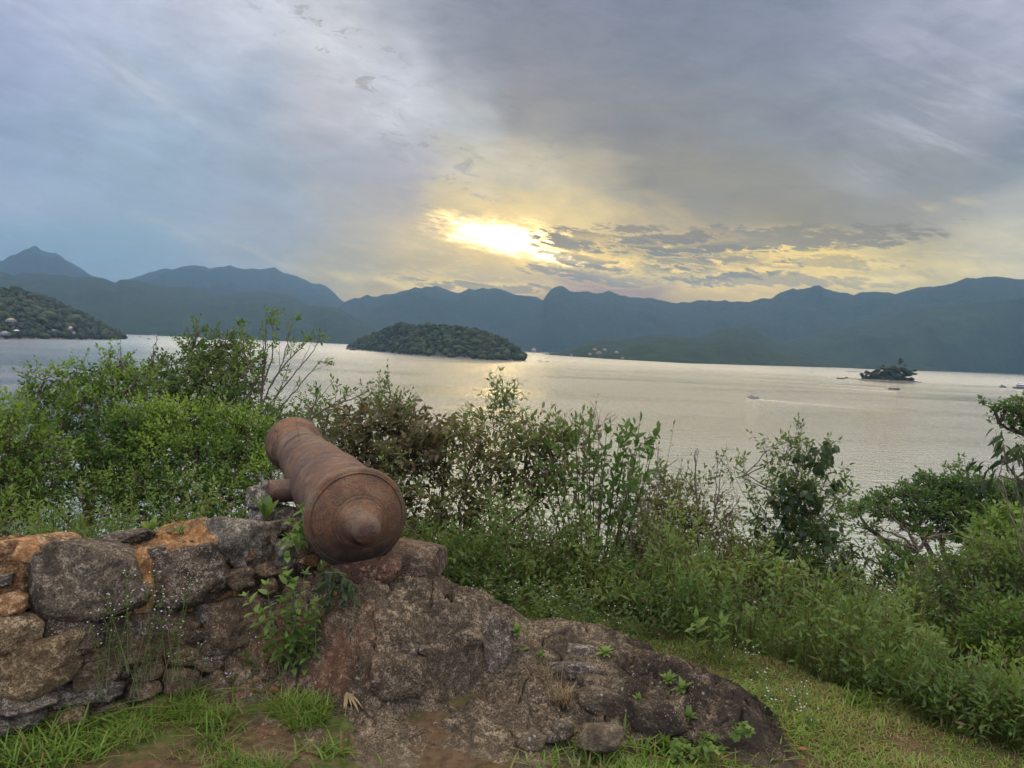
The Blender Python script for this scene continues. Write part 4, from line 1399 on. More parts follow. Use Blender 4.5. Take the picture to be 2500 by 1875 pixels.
SHAPES = {
    'small': [(.5, 1.0)],
    'oval': [(.28, .8), (.6, 1.0)],
    'ovate': [(.18, .75), (.42, 1.0), (.75, .6)],
    'lance': [(.3, 1.0), (.68, .75)],
    'heart': [(.06, .70), (.28, 1.0), (.55, .85), (.82, .4)],
    'spoon': [(.25, .45), (.6, 1.0), (.85, .75)],
}


def leaf_mesh(P, D, Nn, L, wr=.5, shape='small', fold=.18, droop=.15, tint=None, rg=rng):
    n = len(P)
    L = np.broadcast_to(L, (n,))[:, None]
    D = norm(D)
    S = norm(np.cross(D, Nn))
    Nn = np.cross(S, D)
    st = SHAPES[shape]
    k = len(st)
    V = [P]
    for t, w in st:
        c = P + D * L * t - Nn * L * droop * t * t
        hw = L * wr * .5 * w
        V += [c - S * hw + Nn * hw * fold, c, c + S * hw + Nn * hw * fold]
    V.append(P + D * L - Nn * L * droop)
    nv = 2 + 3 * k
    V = np.stack(V, 1).reshape(-1, 3)
    tri = [[0, 2, 1], [0, 3, 2], [nv - 1, nv - 4, nv - 3], [nv - 1, nv - 3, nv - 2]]
    quad = []
    for i in range(k - 1):
        a = 1 + 3 * i
        quad += [[a, a + 1, a + 4, a + 3], [a + 1, a + 2, a + 5, a + 4]]
    o = (np.arange(n) * nv)[:, None, None]
    fs = [(np.array(tri)[None] + o).reshape(-1, 3)]
    if quad: fs.append((np.array(quad)[None] + o).reshape(-1, 4))
    if tint is None: tint = np.column_stack([rg.uniform(.1, .9, n), np.zeros(n), np.zeros(n)])
    return V, fs, np.repeat(tint, nv, 0)


def twig_leaves(O, D, L, nl, leaf, wr, shape, rg, ang=52, upb=.35, tip=True, old=.0, droop=.15, fold=.18, base_t=.15, lvar=.3, hang=0., tone=None, opposite=False):
    """leaves set alternately along straight twigs; O,D (n,3), L (n,)"""
    n = len(O)
    D = norm(D)
    ref = norm(rg.normal(size=(n, 3)))
    A = norm(np.cross(D, ref))
    B = np.cross(D, A)
    t = np.linspace(base_t, 1.0, nl)[None] + rg.uniform(-.04, .04, (n, nl))
    ph = rg.uniform(0, 6.28, (n, 1)) + (np.arange(nl)[None] * (2.4 if not opposite else 0)) + (np.where(np.arange(nl) % 2, pi, 0) + np.arange(nl) // 2 * 1.57 if opposite else 0)
    if opposite: t = np.repeat(np.linspace(base_t, 1.0, (nl + 1) // 2), 2)[None, :nl] + np.zeros((n, 1))
    an = np.radians(ang + rg.uniform(-18, 18, (n, nl)))
    if tip: an[:, -1] *= .2
    side = A[:, None] * np.cos(ph)[..., None] + B[:, None] * np.sin(ph)[..., None]
    ld = D[:, None] * np.cos(an)[..., None] + side * np.sin(an)[..., None]
    ld = ld + np.array([0, 0, -hang])
    ld = norm(ld)
    P = O[:, None] + D[:, None] * (L[:, None] * t)[..., None]
    nn = np.array([0, 0, 1.0]) * upb + norm(rg.normal(size=(n, nl, 3))) * (1 - upb) + D[:, None] * .3
    nn = nn - ld * (nn * ld).sum(-1, keepdims=True)
    nn = norm(nn)
    LL = leaf * rg.uniform(1 - lvar, 1 + lvar, (n, nl))
    if tone is None: tone = rg.uniform(.15, .85, n)
    tn = tone[:, None] + rg.uniform(-.15, .15, (n, nl))
    od = (rg.uniform(size=(n, nl)) < old) * rg.uniform(.5, 1, (n, nl))
    T = np.stack([tn, od, 0 * tn], -1).reshape(-1, 3)
    return leaf_mesh(P.reshape(-1, 3), ld.reshape(-1, 3), nn.reshape(-1, 3), LL.reshape(-1), wr, shape, fold, droop, T)


def limb(p0, p1, r0, r1, rg, sag=.12, n=7, wob=.03):
    """curved tapering limb as chained segments -> arrays p0,p1,r0,r1"""
    p0, p1 = np.asarray(p0, float), np.asarray(p1, float)
    d = np.linalg.norm(p1 - p0)
    mid = (p0 + p1) / 2 + np.array([0, 0, -sag * d]) + rg.normal(size=3) * wob * d
    P = bez(p0, mid, p1, n)
    P[1:-1] += rg.normal(size=(n - 2, 3)) * d * .012
    R = np.linspace(r0, r1, n)
    return P[:-1], P[1:], R[:-1], R[1:]


def ids(c, rad, n, rg, shell=.35):
    d = norm(rg.normal(size=(n, 3)))
    r = rg.uniform(shell, 1, n) ** (1 / 2.2)
    return c + d * r[:, None] * rad, d


def plant(name, label, cat, base, blobs, leaf=.05, wr=.5, shape='small', mat='bright', cover=1.6, nl=7, tw=.16, seed=1, trunk_r=.05,
          group=None, stem_mat=None, old=0., upb=.35, ang=52, up=.5, hang=0., stem=True, crown_name='foliage', trunk_name='stems', droop=.15,
          fork=.55, shell=.3, tube=4, opposite=False, flat_up=None, extra=None, dscale=.8, top_light=.25):
    """woody plant: trunk from base, a limb to every blob, branches and leafy twigs inside the blobs"""
    rg = np.random.default_rng(seed)
    leaf = leaf * .86
    cover = cover * 1.55
    base = np.asarray(base, float)
    root = empty(name, base, label, cat, group)
    segs = []
    leaves = []
    cs, rs, ns = [], [], []
    for (px, py, dep, rx, ry, *cv) in blobs:
        c = at(px, py, dep)
        k = dep / F
        rad = np.array([rx * k, (rx + ry) * .5 * k * dscale, ry * k])
        lp = leaf / k
        nleaf = (cv[0] if cv else 1.0) * cover * pi * rx * ry / (.40 * wr * lp * lp)
        cs.append(c)
        rs.append(rad)
        ns.append(max(3, int(nleaf / nl)))
    cs = np.array(cs)
    hub = base + (cs.mean(0) - base) * fork
    hub[:2] += rg.normal(size=2) * .03 * np.linalg.norm(cs.mean(0) - base)
    if stem: segs.append(limb(base, hub, trunk_r, trunk_r * .7, rg, sag=.0, n=9, wob=.06))
    for c, rad, nt in zip(cs, rs, ns):
        # start from hub or from the limb of the closest lower blob
        low = [q for q in cs if q[2] < c[2] - .1 and np.linalg.norm(q - c) < np.linalg.norm(hub - c) * .75]
        st = hub if not low else low[int(np.argmin([np.linalg.norm(q - c) for q in low]))]
        if c[2] < hub[2]: st = base + (hub - base) * .6
        r0 = trunk_r * (.5 if st is hub else .3)
        segs.append(limb(st, c, r0, r0 * .5, rg, sag=.08))
        ksub = int(np.clip(nt ** .5, 3, 16))
        sub, _ = ids(c, rad * .62, ksub, rg, .1)
        for s_ in sub:
            segs.append(limb(c + (st - c) * rg.uniform(0, .35), s_, r0 * .42, r0 * .18, rg, sag=.02, n=4, wob=.08))
        O, d = ids(c, rad * .93, nt, rg, shell)
        near = sub[np.argmin(((O[:, None] - sub[None]) ** 2).sum(-1), 1)]
        if flat_up is not None: d = d * np.array([1, 1, flat_up])
        D = norm(d + np.array([0, 0, up]) + rg.normal(size=d.shape) * .35)
        Lt = tw * rg.uniform(.6, 1.3, nt)
        # connect twig to its branch
        far = np.linalg.norm(O - near, axis=1) < .9 * rad.max() + .1
        if stem:
            segs.append((near[far], O[far], np.full(far.sum(), r0 * .15), np.full(far.sum(), r0 * .09)))
            segs.append((O, O + D * Lt[:, None], np.full(nt, r0 * .10), np.full(nt, r0 * .04)))
        tone = .35 + top_light * d[:, 2] + rg.uniform(-.2, .25, nt) + rg.normal() * .17  # highlights put into the leaf colour: lighter towards each clump's top
        leaves.append(twig_leaves(O, D, Lt, nl, leaf, wr, shape, rg, ang=ang, upb=upb, old=old, hang=hang, droop=droop, tone=tone, opposite=opposite))
    if extra: extra(segs, leaves, rg)
    p0 = np.concatenate([s[0] for s in segs]); p1 = np.concatenate([s[1] for s in segs])
    r0 = np.concatenate([s[2] for s in segs]); r1 = np.concatenate([s[3] for s in segs])
    v, f = tubes(p0, p1, np.maximum(r0, .0012), np.maximum(r1, .0009), tube)
    part(trunk_name, v, f, stem_mat or M_twig, root)
    v, f, t = merge(leaves)
    part(crown_name, v, f, LF[mat] if isinstance(mat, str) else mat, root, tint=t)
    return root


TREE = dict(crown_name='crown', trunk_name='trunk')
# ---- trees on the slope behind the wall
b0 = ground_at(60, 9.0)
plant('leafy_tree', 'green tree at the left edge behind the wall', 'tree', ground_at(-40, 7.4),
      [(-60, 1120, 7.2, 90, 90), (20, 1080, 7.2, 80, 70), (-20, 1220, 7.0, 100, 80), (70, 1190, 7.2, 80, 60, .8), (20, 1010, 7.3, 45, 35, .9), (30, 1300, 6.8, 100, 50, .8), (-160, 1180, 7., 100, 140), (110, 1110, 7.4, 60, 40, .7), (150, 1300, 6.9, 60, 35, .5)],
      leaf=.054, wr=.5, shape='oval', mat='bright', cover=1.6, seed=11, trunk_r=.06, **TREE)
plant('leafy_tree', 'bushy tree with protruding leafy shoots left of centre of the tree row', 'tree', ground_at(210, 8.6),
      [(110, 925, 8.6, 34, 20), (95, 960, 8.6, 22, 22), (118, 1000, 8.6, 45, 40), (165, 935, 8.7, 22, 18, .6), (188, 912, 8.7, 22, 24, .8), (175, 980, 8.7, 42, 38, .8), (240, 935, 8.6, 40, 28), (262, 895, 8.7, 15, 18),
       (225, 1010, 8.4, 70, 55), (140, 1060, 8.3, 70, 45, .8), (300, 960, 8.6, 48, 36), (292, 885, 8.7, 18, 26, .9), (340, 930, 8.7, 35, 30), (170, 1140, 8., 90, 50, .85), (290, 1080, 8.2, 90, 55), (130, 1230, 7.8, 70, 35, .6), (300, 1170, 7.9, 90, 50, .8), (225, 1275, 7.6, 70, 25, .4)],
      leaf=.056, wr=.5, shape='oval', mat='bright', cover=1.4, seed=12, trunk_r=.07, **TREE)
plant('leafy_tree', 'tallest leafy tree behind the wall with its top above the far shore', 'tree', ground_at(500, 10.5),
      [(482, 812, 10.5, 14, 26), (470, 850, 10.5, 28, 24), (505, 868, 10.4, 34, 28), (545, 842, 10.4, 38, 26), (585, 845, 10.4, 28, 28), (575, 885, 10.3, 48, 34), (530, 920, 10.2, 60, 42), (590, 935, 10.2, 42, 40), (462, 890, 10.3, 28, 30, .8),
       (470, 940, 10.1, 50, 40), (555, 975, 10., 60, 38), (410, 905, 10.2, 42, 30), (380, 950, 10.1, 55, 40), (610, 990, 10., 30, 30, .7), (450, 1000, 10., 80, 50)],
      leaf=.062, wr=.52, shape='oval', mat='mid', cover=1.25, seed=13, trunk_r=.085, **TREE)
plant('leafy_tree', 'yellow green fine leaved tree in front of the tallest one', 'tree', ground_at(420, 8.0),
      [(430, 1040, 8., 90, 50), (340, 1040, 8., 60, 50), (520, 1050, 8., 80, 50), (400, 1110, 7.8, 90, 45), (500, 1120, 7.7, 90, 45), (600, 1060, 7.9, 60, 45, .9), (580, 1140, 7.6, 70, 50, .9), (300, 1130, 7.8, 60, 40, .8), (280, 1210, 7.5, 60, 50),
       (360, 1200, 7.5, 70, 40, .7), (450, 1200, 7.4, 80, 40, .8), (560, 1220, 7.3, 80, 45, .9), (430, 1275, 7.2, 80, 30, .5), (640, 1100, 7.9, 50, 50, .9), (650, 1180, 7.4, 50, 50, .9), (520, 1285, 7.1, 60, 25, .5), (330, 1270, 7.1, 60, 22, .45)],
      leaf=.048, wr=.5, shape='oval', mat='bright', cover=1.65, seed=14, trunk_r=.06, stem_mat=M_darktwig, **TREE)
plant('leafy_tree', 'loose leafy tree directly behind the cannon muzzle', 'tree', ground_at(700, 9.2),
      [(640, 1030, 9.2, 50, 30, .8), (700, 1010, 9.3, 50, 22, .6), (760, 1000, 9.3, 35, 18, .6), (790, 1040, 9.1, 45, 35, .8), (680, 1050, 9., 60, 30), (760, 1075, 9., 60, 30)],
      leaf=.05, wr=.5, shape='oval', mat='mid', cover=1.4, seed=15, trunk_r=.05, **TREE)


def dead_lines(name, label, cat, base, lines, dep, r=.02, mat=None, leafy=None, seed=3, sub=6, subl=.30, group=None, trunk_name='branches', leafmat='bright', lsize=.05, nlv=4):
    """bare branching plant drawn as limbs with side twigs; lines: lists of (px,py[,depth])"""
    rg = np.random.default_rng(seed)
    root = empty(name, base, label, cat, group)
    S = []
    LV = []
    for li, ln in enumerate(lines):
        P = np.array([at(q[0], q[1], q[2] if len(q) > 2 else dep) for q in ln])
        tt = np.linspace(0, 1, len(P))
        kk = np.linspace(0, 1, max(6, 4 * len(P)))
        Q = np.column_stack([np.interp(kk, tt, P[:, i]) for i in range(3)])
        Q[1:-1] = (Q[:-2] + 2 * Q[1:-1] + Q[2:]) / 4
        Q[1:-1] += rg.normal(size=Q[1:-1].shape) * .006
        r0 = r * (1.0 if li == 0 else .5)
        R = np.linspace(r0, r0 * .22, len(Q))
        S.append((Q[:-1], Q[1:], R[:-1], R[1:]))
        ln_ = np.linalg.norm(P[-1] - P[0])
        for k in range(sub):
            t = rg.uniform(.35, 1.0)
            i = min(len(Q) - 2, int(t * len(Q)))
            d0 = norm((Q[i + 1] - Q[i])[None])[0]
            d = norm((d0 + rg.normal(size=3) * .55 + np.array([0, -.0, .35]))[None])[0]
            L = subl * ln_ * rg.uniform(.4, 1.1) * (1.2 - .6 * t)
            e = Q[i] + d * L
            s_ = limb(Q[i], e, R[i] * .5, R[i] * .18, rg, sag=-.08, n=5)
            S.append(s_)
            for j in range(3):
                a_ = Q[i] + (e - Q[i]) * rg.uniform(.3, .95)
                d2 = norm((d + rg.normal(size=3) * .6 + np.array([0, 0, .3]))[None])[0]
                e2 = a_ + d2 * L * .4
                S.append(limb(a_, e2, R[i] * .22, R[i] * .10, rg, sag=-.05, n=3))
                if leafy: LV.append((e2, d2))
            if leafy: LV.append((e, d))
    p0 = np.concatenate([s[0] for s in S]); p1 = np.concatenate([s[1] for s in S])
    r0 = np.concatenate([s[2] for s in S]); r1 = np.concatenate([s[3] for s in S])
    v, f = tubes(p0, p1, np.maximum(r0, .0016), np.maximum(r1, .0012), 4)
    part(trunk_name, v, f, mat or M_twig, root)
    if LV:
        sel = rg.uniform(size=len(LV)) < leafy
        O = np.array([q[0] for q in LV])[sel]; D = np.array([q[1] for q in LV])[sel]
        v, f, t = twig_leaves(O - D * .04, D, np.full(len(O), .07), nlv, lsize, .42, 'oval', rg, ang=45)
        part('foliage', v, f, LF[leafmat], root, tint=t)
    return root


dead_lines('sparse_tree', 'nearly bare tree with a few yellow green leaves at its branch tips', 'tree', ground_at(630, 10.0),
           [[(636, 1120), (634, 1030), (640, 940), (648, 860), (650, 780)], [(636, 1000), (655, 950), (690, 890), (705, 820), (712, 790)], [(638, 960), (615, 900), (590, 840), (585, 800)],
            [(640, 1010), (680, 960), (730, 900), (770, 850), (775, 835)], [(640, 1040), (690, 990), (740, 930), (775, 890), (785, 880)], [(645, 930), (665, 880), (668, 820), (662, 775)], [(590, 1060), (597, 980), (596, 900), (625, 880)],
            [(655, 950), (700, 880), (735, 850), (760, 825)], [(600, 980), (625, 930), (640, 880)], [(640, 1030), (660, 1000), (680, 960), (700, 905)]],
           10.0, r=.024, leafy=.5, sub=7, seed=31, trunk_name='trunk', leafmat='bright', lsize=.055)
dead_lines('bare_sapling', 'thin bare grey sapling rising above the left trees', 'tree', ground_at(385, 9.4),
           [[(360, 1010), (352, 940), (372, 880), (382, 820)], [(352, 940), (335, 900), (322, 885)], [(355, 930), (390, 905), (395, 870)], [(356, 920), (370, 880), (376, 860)]], 9.4, r=.014, sub=5, seed=32, trunk_name='trunk')
dead_lines('bare_sapling', 'single bare wavy stem beside the headland shore', 'tree', ground_at(296, 9.2),
           [[(312, 980), (300, 905), (292, 860), (293, 815)], [(287, 950), (286, 890), (288, 862)]], 9.2, r=.010, sub=1, seed=33, trunk_name='trunk')
dead_lines('arching_branch', 'long thin arching branch with leafy tip reaching right above the cannon', 'branch', ground_at(740, 8.2),
           [[(735, 1060), (760, 1020), (800, 995), (850, 978), (900, 955)], [(752, 1025), (765, 990), (790, 960), (815, 930)], [(760, 1010), (775, 970), (770, 945)], [(800, 995), (830, 975), (850, 960)], [(770, 1010), (758, 1000), (735, 975)]],
           8.2, r=.016, leafy=.35, sub=5, seed=34, lsize=.05)

# ---- shrubs behind the cannon and along the edge
SH = dict(group='shrubs along the edge of the slope')
plant('bronze_shrub', 'brownish green shrub with bronze leaves right behind the cannon', 'shrub', ground_at(950, 6.4),
      [(830, 1050, 6.4, 45, 38), (880, 1035, 6.5, 50, 35), (850, 1110, 6.3, 60, 50), (930, 1080, 6.4, 70, 60), (1000, 1060, 6.5, 55, 40), (960, 1020, 6.6, 40, 25, .7), (1000, 1150, 6.2, 75, 60), (920, 1180, 6.2, 60, 60, .9), (1060, 1120, 6.3, 50, 50), (1010, 1250, 6., 60, 60), (1050, 1330, 5.8, 60, 50), (980, 1330, 5.7, 60, 40)],
      leaf=.075, wr=.38, shape='lance', mat='brown', cover=1.75, seed=41, trunk_r=.035, old=.10, hang=.25, stem_mat=M_darktwig, tw=.14, **SH)
plant('bronze_shrub', 'dark bunch of drooping brown leaves against the sunlit water', 'shrub', ground_at(1085, 6.2),
      [(1070, 1035, 6.2, 26, 22), (1090, 1070, 6.2, 36, 28), (1110, 1050, 6.2, 20, 20)],
      leaf=.085, wr=.42, shape='lance', mat='brown', cover=1.5, seed=42, trunk_r=.02, old=.25, hang=.9, stem_mat=M_darktwig)
plant('green_shrub', 'pale green upright shoots above the bronze shrub', 'shrub', ground_at(930, 6.8),
      [(950, 950, 6.8, 10, 22, .7), (925, 975, 6.8, 14, 26, .7), (905, 1000, 6.8, 16, 22, .8), (970, 1000, 6.8, 20, 20, .7), (940, 1010, 6.8, 34, 22), (985, 1010, 6.8, 18, 22, .7), (1000, 1080, 6.8, 50, 30)],
      leaf=.042, wr=.4, shape='lance', mat='mid', cover=1.3, seed=43, trunk_r=.014, up=1.4, opposite=True, **SH)
plant('young_tree', 'slender young tree rising above the shrubs in front of the sun glitter', 'tree', ground_at(1232, 6.5),
      [(1226, 952, 6.5, 16, 12), (1215, 975, 6.5, 20, 14), (1245, 990, 6.5, 14, 14, .6), (1200, 1010, 6.5, 24, 14, .8), (1165, 1025, 6.5, 18, 10, .8), (1240, 1025, 6.5, 18, 16, .7), (1205, 1040, 6.5, 34, 14, .7), (1250, 1060, 6.5, 22, 18, .6), (1225, 1000, 6.5, 10, 20)],
      leaf=.055, wr=.32, shape='lance', mat='mid', cover=1.5, seed=44, trunk_r=.014, up=.8, opposite=True, droop=.3, crown_name='crown', trunk_name='trunk')
plant('dark_shrub', 'dark many branched shrub standing against the glitter right of the cannon', 'shrub', ground_at(1240, 5.9),
      [(1130, 1090, 6., 34, 30, .8), (1175, 1075, 6., 40, 26, .8), (1225, 1095, 6., 40, 28, .7), (1290, 1080, 6., 44, 34), (1340, 1070, 6., 34, 30), (1145, 1150, 5.9, 40, 40, .7), (1200, 1160, 5.9, 46, 36, .7), (1280, 1150, 5.9, 52, 36, .75), (1350, 1130, 5.9, 44, 36, .8),
       (1390, 1080, 6., 30, 30, .8), (1120, 1230, 5.8, 46, 46, .75), (1190, 1240, 5.8, 52, 44, .75), (1380, 1180, 5.8, 40, 40, .6), (1310, 1215, 5.8, 50, 24, .7), (1130, 1320, 5.7, 60, 46, .8), (1200, 1330, 5.6, 46, 40, .7), (1100, 1390, 5.5, 60, 34, .9)],
      leaf=.066, wr=.42, shape='oval', mat='olive', cover=1.9, seed=45, trunk_r=.035, old=.14, stem_mat=M_darktwig, hang=.15, **SH)
# stiff upright stems with leaves in pairs
tips = [(1265, 1045), (1300, 1030), (1335, 1040), (1405, 1032), (1360, 1060), (1450, 1075), (1480, 1060), (1440, 1045), (1510, 1085), (1530, 1050), (1562, 1032), (1555, 1100), (1600, 1068), (1580, 1130), (1500, 1150), (1470, 1140), (1535, 1170), (1425, 1110)]


def upright(segs, leaves, rg):
    b_ = ground_at(1480, 5.6)
    for (tx, ty) in tips:
        e = at(tx, ty, 5.8 + rg.uniform(-.3, .3))
        mid = b_ + (e - b_) * .5 + np.array([(e[0] - b_[0]) * .18, 0, -.1])
        P = bez(b_ + rg.normal(size=3) * .03, mid, e, 10)
        R = np.linspace(.009, .002, 10)
        segs.append((P[:-1], P[1:], R[:-1], R[1:]))
        k = P[5:]
        O = k[:-1]; D = k[1:] - k[:-1]
        Lt = np.linalg.norm(D, axis=1)
        leaves.append(twig_leaves(O, D, Lt, 4, .078, .44, 'oval', rg, ang=42, upb=.2, opposite=True, base_t=.3))


plant('upright_shrub', 'shrub with stiff upright stems and paired pointed leaves', 'shrub', ground_at(1480, 5.6),
      [(1470, 1250, 5.7, 55, 50, .5), (1530, 1200, 5.7, 40, 40, .5), (1440, 1180, 5.8, 40, 50, .6), (1450, 1330, 5.6, 60, 50, .6), (1400, 1400, 5.5, 60, 40, .8), (1500, 1110, 5.8, 40, 40, .6), (1560, 1090, 5.8, 36, 36, .6), (1420, 1080, 5.9, 40, 40, .8), (1560, 1160, 5.8, 30, 40, .5)],
      leaf=.070, wr=.42, shape='oval', mat='deep', cover=1.15, seed=46, trunk_r=.012, up=1.2, opposite=True, extra=upright, fork=.2, stem_mat=M_darktwig, **SH)
dead_lines('dry_shrub', 'spray of fine dry leafless stems leaning right beside the upright shrub', 'plant', ground_at(1490, 5.4),
           [[(1480, 1500), (1530, 1330), (1590, 1180), (1620, 1110)], [(1490, 1480), (1560, 1300), (1610, 1170)], [(1480, 1480), (1500, 1300), (1540, 1150)], [(1500, 1460), (1570, 1350), (1640, 1230)], [(1470, 1480), (1440, 1300), (1430, 1040)], [(1475, 1400), (1460, 1200), (1465, 1010)]],
           5.5, r=.005, sub=9, seed=35, mat=M_twig, leafy=.10, leafmat='dry', lsize=.03)
plant('green_shrub', 'yellow green shrub with a leafy climber left of the twiggy sapling', 'shrub', ground_at(1650, 6.3),
      [(1610, 1215, 6.3, 26, 30, .9), (1640, 1180, 6.3, 18, 20, .8), (1600, 1260, 6.2, 26, 34), (1660, 1230, 6.3, 40, 30, .8), (1720, 1200, 6.4, 26, 20, .5), (1640, 1290, 6.2, 50, 40, .9), (1710, 1280, 6.2, 46, 36, .7), (1760, 1300, 6.2, 36, 36, .7), (1610, 1360, 6., 50, 40), (1690, 1360, 6., 60, 30, .8), (1780, 1360, 6.1, 40, 40, .8), (1570, 1420, 5.8, 70, 40), (1660, 1440, 5.8, 70, 40, .9)],
      leaf=.048, wr=.45, shape='oval', mat='olive', cover=1.8, seed=47, trunk_r=.018, old=.04, **SH)
dead_lines('twiggy_sapling', 'leafless twiggy sapling with two tall forks between the shrubs', 'tree', ground_at(1715, 5.9),
           [[(1720, 1520), (1718, 1420), (1705, 1300), (1700, 1180), (1698, 1100)], [(1715, 1400), (1740, 1300), (1748, 1200), (1752, 1125)], [(1718, 1380), (1770, 1290), (1805, 1215)], [(1712, 1420), (1670, 1360), (1640, 1290)], [(1718, 1420), (1690, 1360), (1660, 1330)], [(1740, 1280), (1755, 1210), (1765, 1125)]],
           6.0, r=.017, sub=7, seed=36, trunk_name='trunk')
plant('vine_tree', 'thin branched tree with dark round climber leaves standing before the open water', 'tree', ground_at(1930, 6.6),
      [(1890, 1120, 6.6, 16, 14, .5), (1872, 1100, 6.6, 16, 10, .9), (1790, 1140, 6.6, 16, 10, .5), (1810, 1165, 6.6, 14, 12, .5), (1920, 1100, 6.6, 20, 20, .4), (1950, 1150, 6.6, 28, 40, .4), (1930, 1210, 6.5, 50, 46, .7), (1975, 1240, 6.5, 50, 46, .8), (1900, 1290, 6.4, 54, 46, .8), (1960, 1320, 6.4, 60, 46, .9),
       (2030, 1280, 6.5, 30, 24, .6), (2060, 1205, 6.6, 28, 22, .35), (2020, 1170, 6.6, 26, 26, .3), (1860, 1370, 6.3, 50, 46), (1930, 1400, 6.2, 70, 46), (2010, 1380, 6.3, 50, 46, .9), (1850, 1450, 6., 70, 40), (1960, 1470, 6., 80, 36)],
      leaf=.060, wr=.36, shape='lance', mat='mid', cover=1.7, seed=48, trunk_r=.022, old=.03, hang=.2, **TREE)
plant('climber_vine', 'dark climber with hanging round leaves twined up the thin tree', 'vine', ground_at(1900, 6.3),
      [(2010, 1095, 6.4, 18, 16), (1995, 1110, 6.4, 16, 14), (1965, 1130, 6.4, 16, 20), (2020, 1140, 6.4, 20, 26, .8), (1935, 1180, 6.3, 26, 30), (1960, 1210, 6.3, 26, 30), (2010, 1190, 6.3, 22, 26), (1975, 1250, 6.2, 30, 26), (1905, 1230, 6.3, 22, 34), (1870, 1290, 6.3, 18, 26, .8), (1870, 1350, 6.2, 22, 34), (2015, 1330, 6.2, 18, 34), (1990, 1390, 6.2, 26, 24), (2020, 1110, 6.4, 14, 40, .6)],
      leaf=.075, wr=.78, shape='heart', mat='vine', cover=1.1, seed=49, trunk_r=.010, hang=1.3, stem_mat=M_darktwig, nl=4, tw=.10)
plant('green_shrub', 'shrub with long drooping lance leaves at the right of the thin tree', 'shrub', ground_at(2080, 6.0),
      [(2070, 1360, 6., 36, 20), (2100, 1390, 6., 30, 22), (2050, 1400, 6., 40, 26), (2080, 1430, 5.9, 40, 22, .8), (2030, 1450, 5.8, 50, 30)],
      leaf=.10, wr=.24, shape='lance', mat='vine', cover=1.5, seed=50, trunk_r=.012, hang=.7, droop=.35, **SH)
dead_lines('tall_twigs', 'tall bare shoots fanning out of the top of the thin tree', 'branch', ground_at(1920, 6.5),
           [[(1930, 1300), (1940, 1180), (1950, 1120), (1952, 1055)], [(1900, 1260), (1880, 1180), (1870, 1100)], [(1880, 1280), (1840, 1200), (1815, 1130)], [(1930, 1230), (1960, 1140), (1980, 1080)], [(1960, 1280), (2010, 1220), (2065, 1170)], [(1910, 1240), (1915, 1140), (1930, 1070)], [(1870, 1300), (1830, 1230), (1780, 1140)], [(2000, 1270), (2050, 1220), (2080, 1200)], [(1990, 1200), (2020, 1120), (2020, 1080)]],
           6.5, r=.010, sub=6, leafy=.25, seed=37, leafmat='mid', lsize=.045, mat=M_twig)

# ---- layered tree and its neighbours at the right
plant('layered_tree', 'spreading dark green tree with flat layered boughs on the right', 'tree', ground_at(2420, 15.5),
      [(2095, 1252, 15, 40, 11), (2150, 1245, 15, 52, 14), (2120, 1290, 14.8, 30, 8, .8), (2140, 1225, 15.2, 30, 9), (2165, 1215, 15.2, 34, 8, .8), (2210, 1205, 15.2, 60, 13), (2250, 1195, 15.4, 40, 14), (2190, 1262, 15, 60, 15), (2260, 1240, 15., 60, 20), (2285, 1175, 15.4, 34, 12), (2320, 1185, 15.4, 50, 14), (2262, 1158, 15.6, 12, 6), (2340, 1148, 15.8, 26, 7, .9), (2360, 1140, 15.8, 12, 8),
       (2310, 1215, 15.2, 60, 20), (2370, 1190, 15.4, 60, 22), (2440, 1195, 15.6, 60, 20), (2480, 1215, 15.6, 60, 24), (2390, 1230, 15.2, 80, 20), (2340, 1265, 15, 80, 20), (2430, 1265, 15., 80, 24), (2240, 1290, 14.8, 36, 12, .9), (2290, 1300, 14.8, 60, 14, .8), (2380, 1305, 14.8, 80, 24), (2480, 1290, 14.8, 70, 40), (2560, 1240, 15, 70, 50)],
      leaf=.085, wr=.5, shape='oval', mat='deep', cover=2.0, seed=51, trunk_r=.14, up=.5, flat_up=.4, dscale=1.3, stem_mat=M_darktwig, **TREE)
plant('dark_tree', 'dark rounded tree low against the shore below the layered tree', 'tree', ground_at(2230, 14.0),
      [(2200, 1360, 13.8, 38, 24), (2150, 1375, 13.8, 22, 14, .9), (2235, 1390, 13.6, 40, 30), (2195, 1410, 13.6, 44, 24), (2165, 1400, 13.6, 24, 14, .8), (2260, 1440, 13.4, 40, 34), (2215, 1450, 13.4, 38, 26), (2130, 1330, 14, 18, 6, .8), (2165, 1322, 14, 20, 6, .7)],
      leaf=.085, wr=.55, shape='oval', mat='deep', cover=2.0, seed=52, trunk_r=.09, stem_mat=M_darktwig, **TREE)
plant('layered_tree', 'leafy bough tips entering at the upper right edge over the water', 'tree', ground_at(2680, 13.0),
      [(2425, 992, 13, 24, 5), (2455, 998, 13, 30, 9), (2490, 1005, 13, 30, 16), (2440, 1035, 13, 22, 7, .9), (2470, 1042, 13, 24, 8, .9), (2495, 970, 13, 8, 6), (2530, 1020, 13, 40, 40), (2580, 1060, 13, 60, 60), (2620, 1150, 13, 70, 90), (2500, 1060, 13, 20, 8, .7)],
      leaf=.085, wr=.5, shape='oval', mat='deep', cover=1.8, seed=53, trunk_r=.12, up=.5, flat_up=.5, stem_mat=M_darktwig, **TREE)


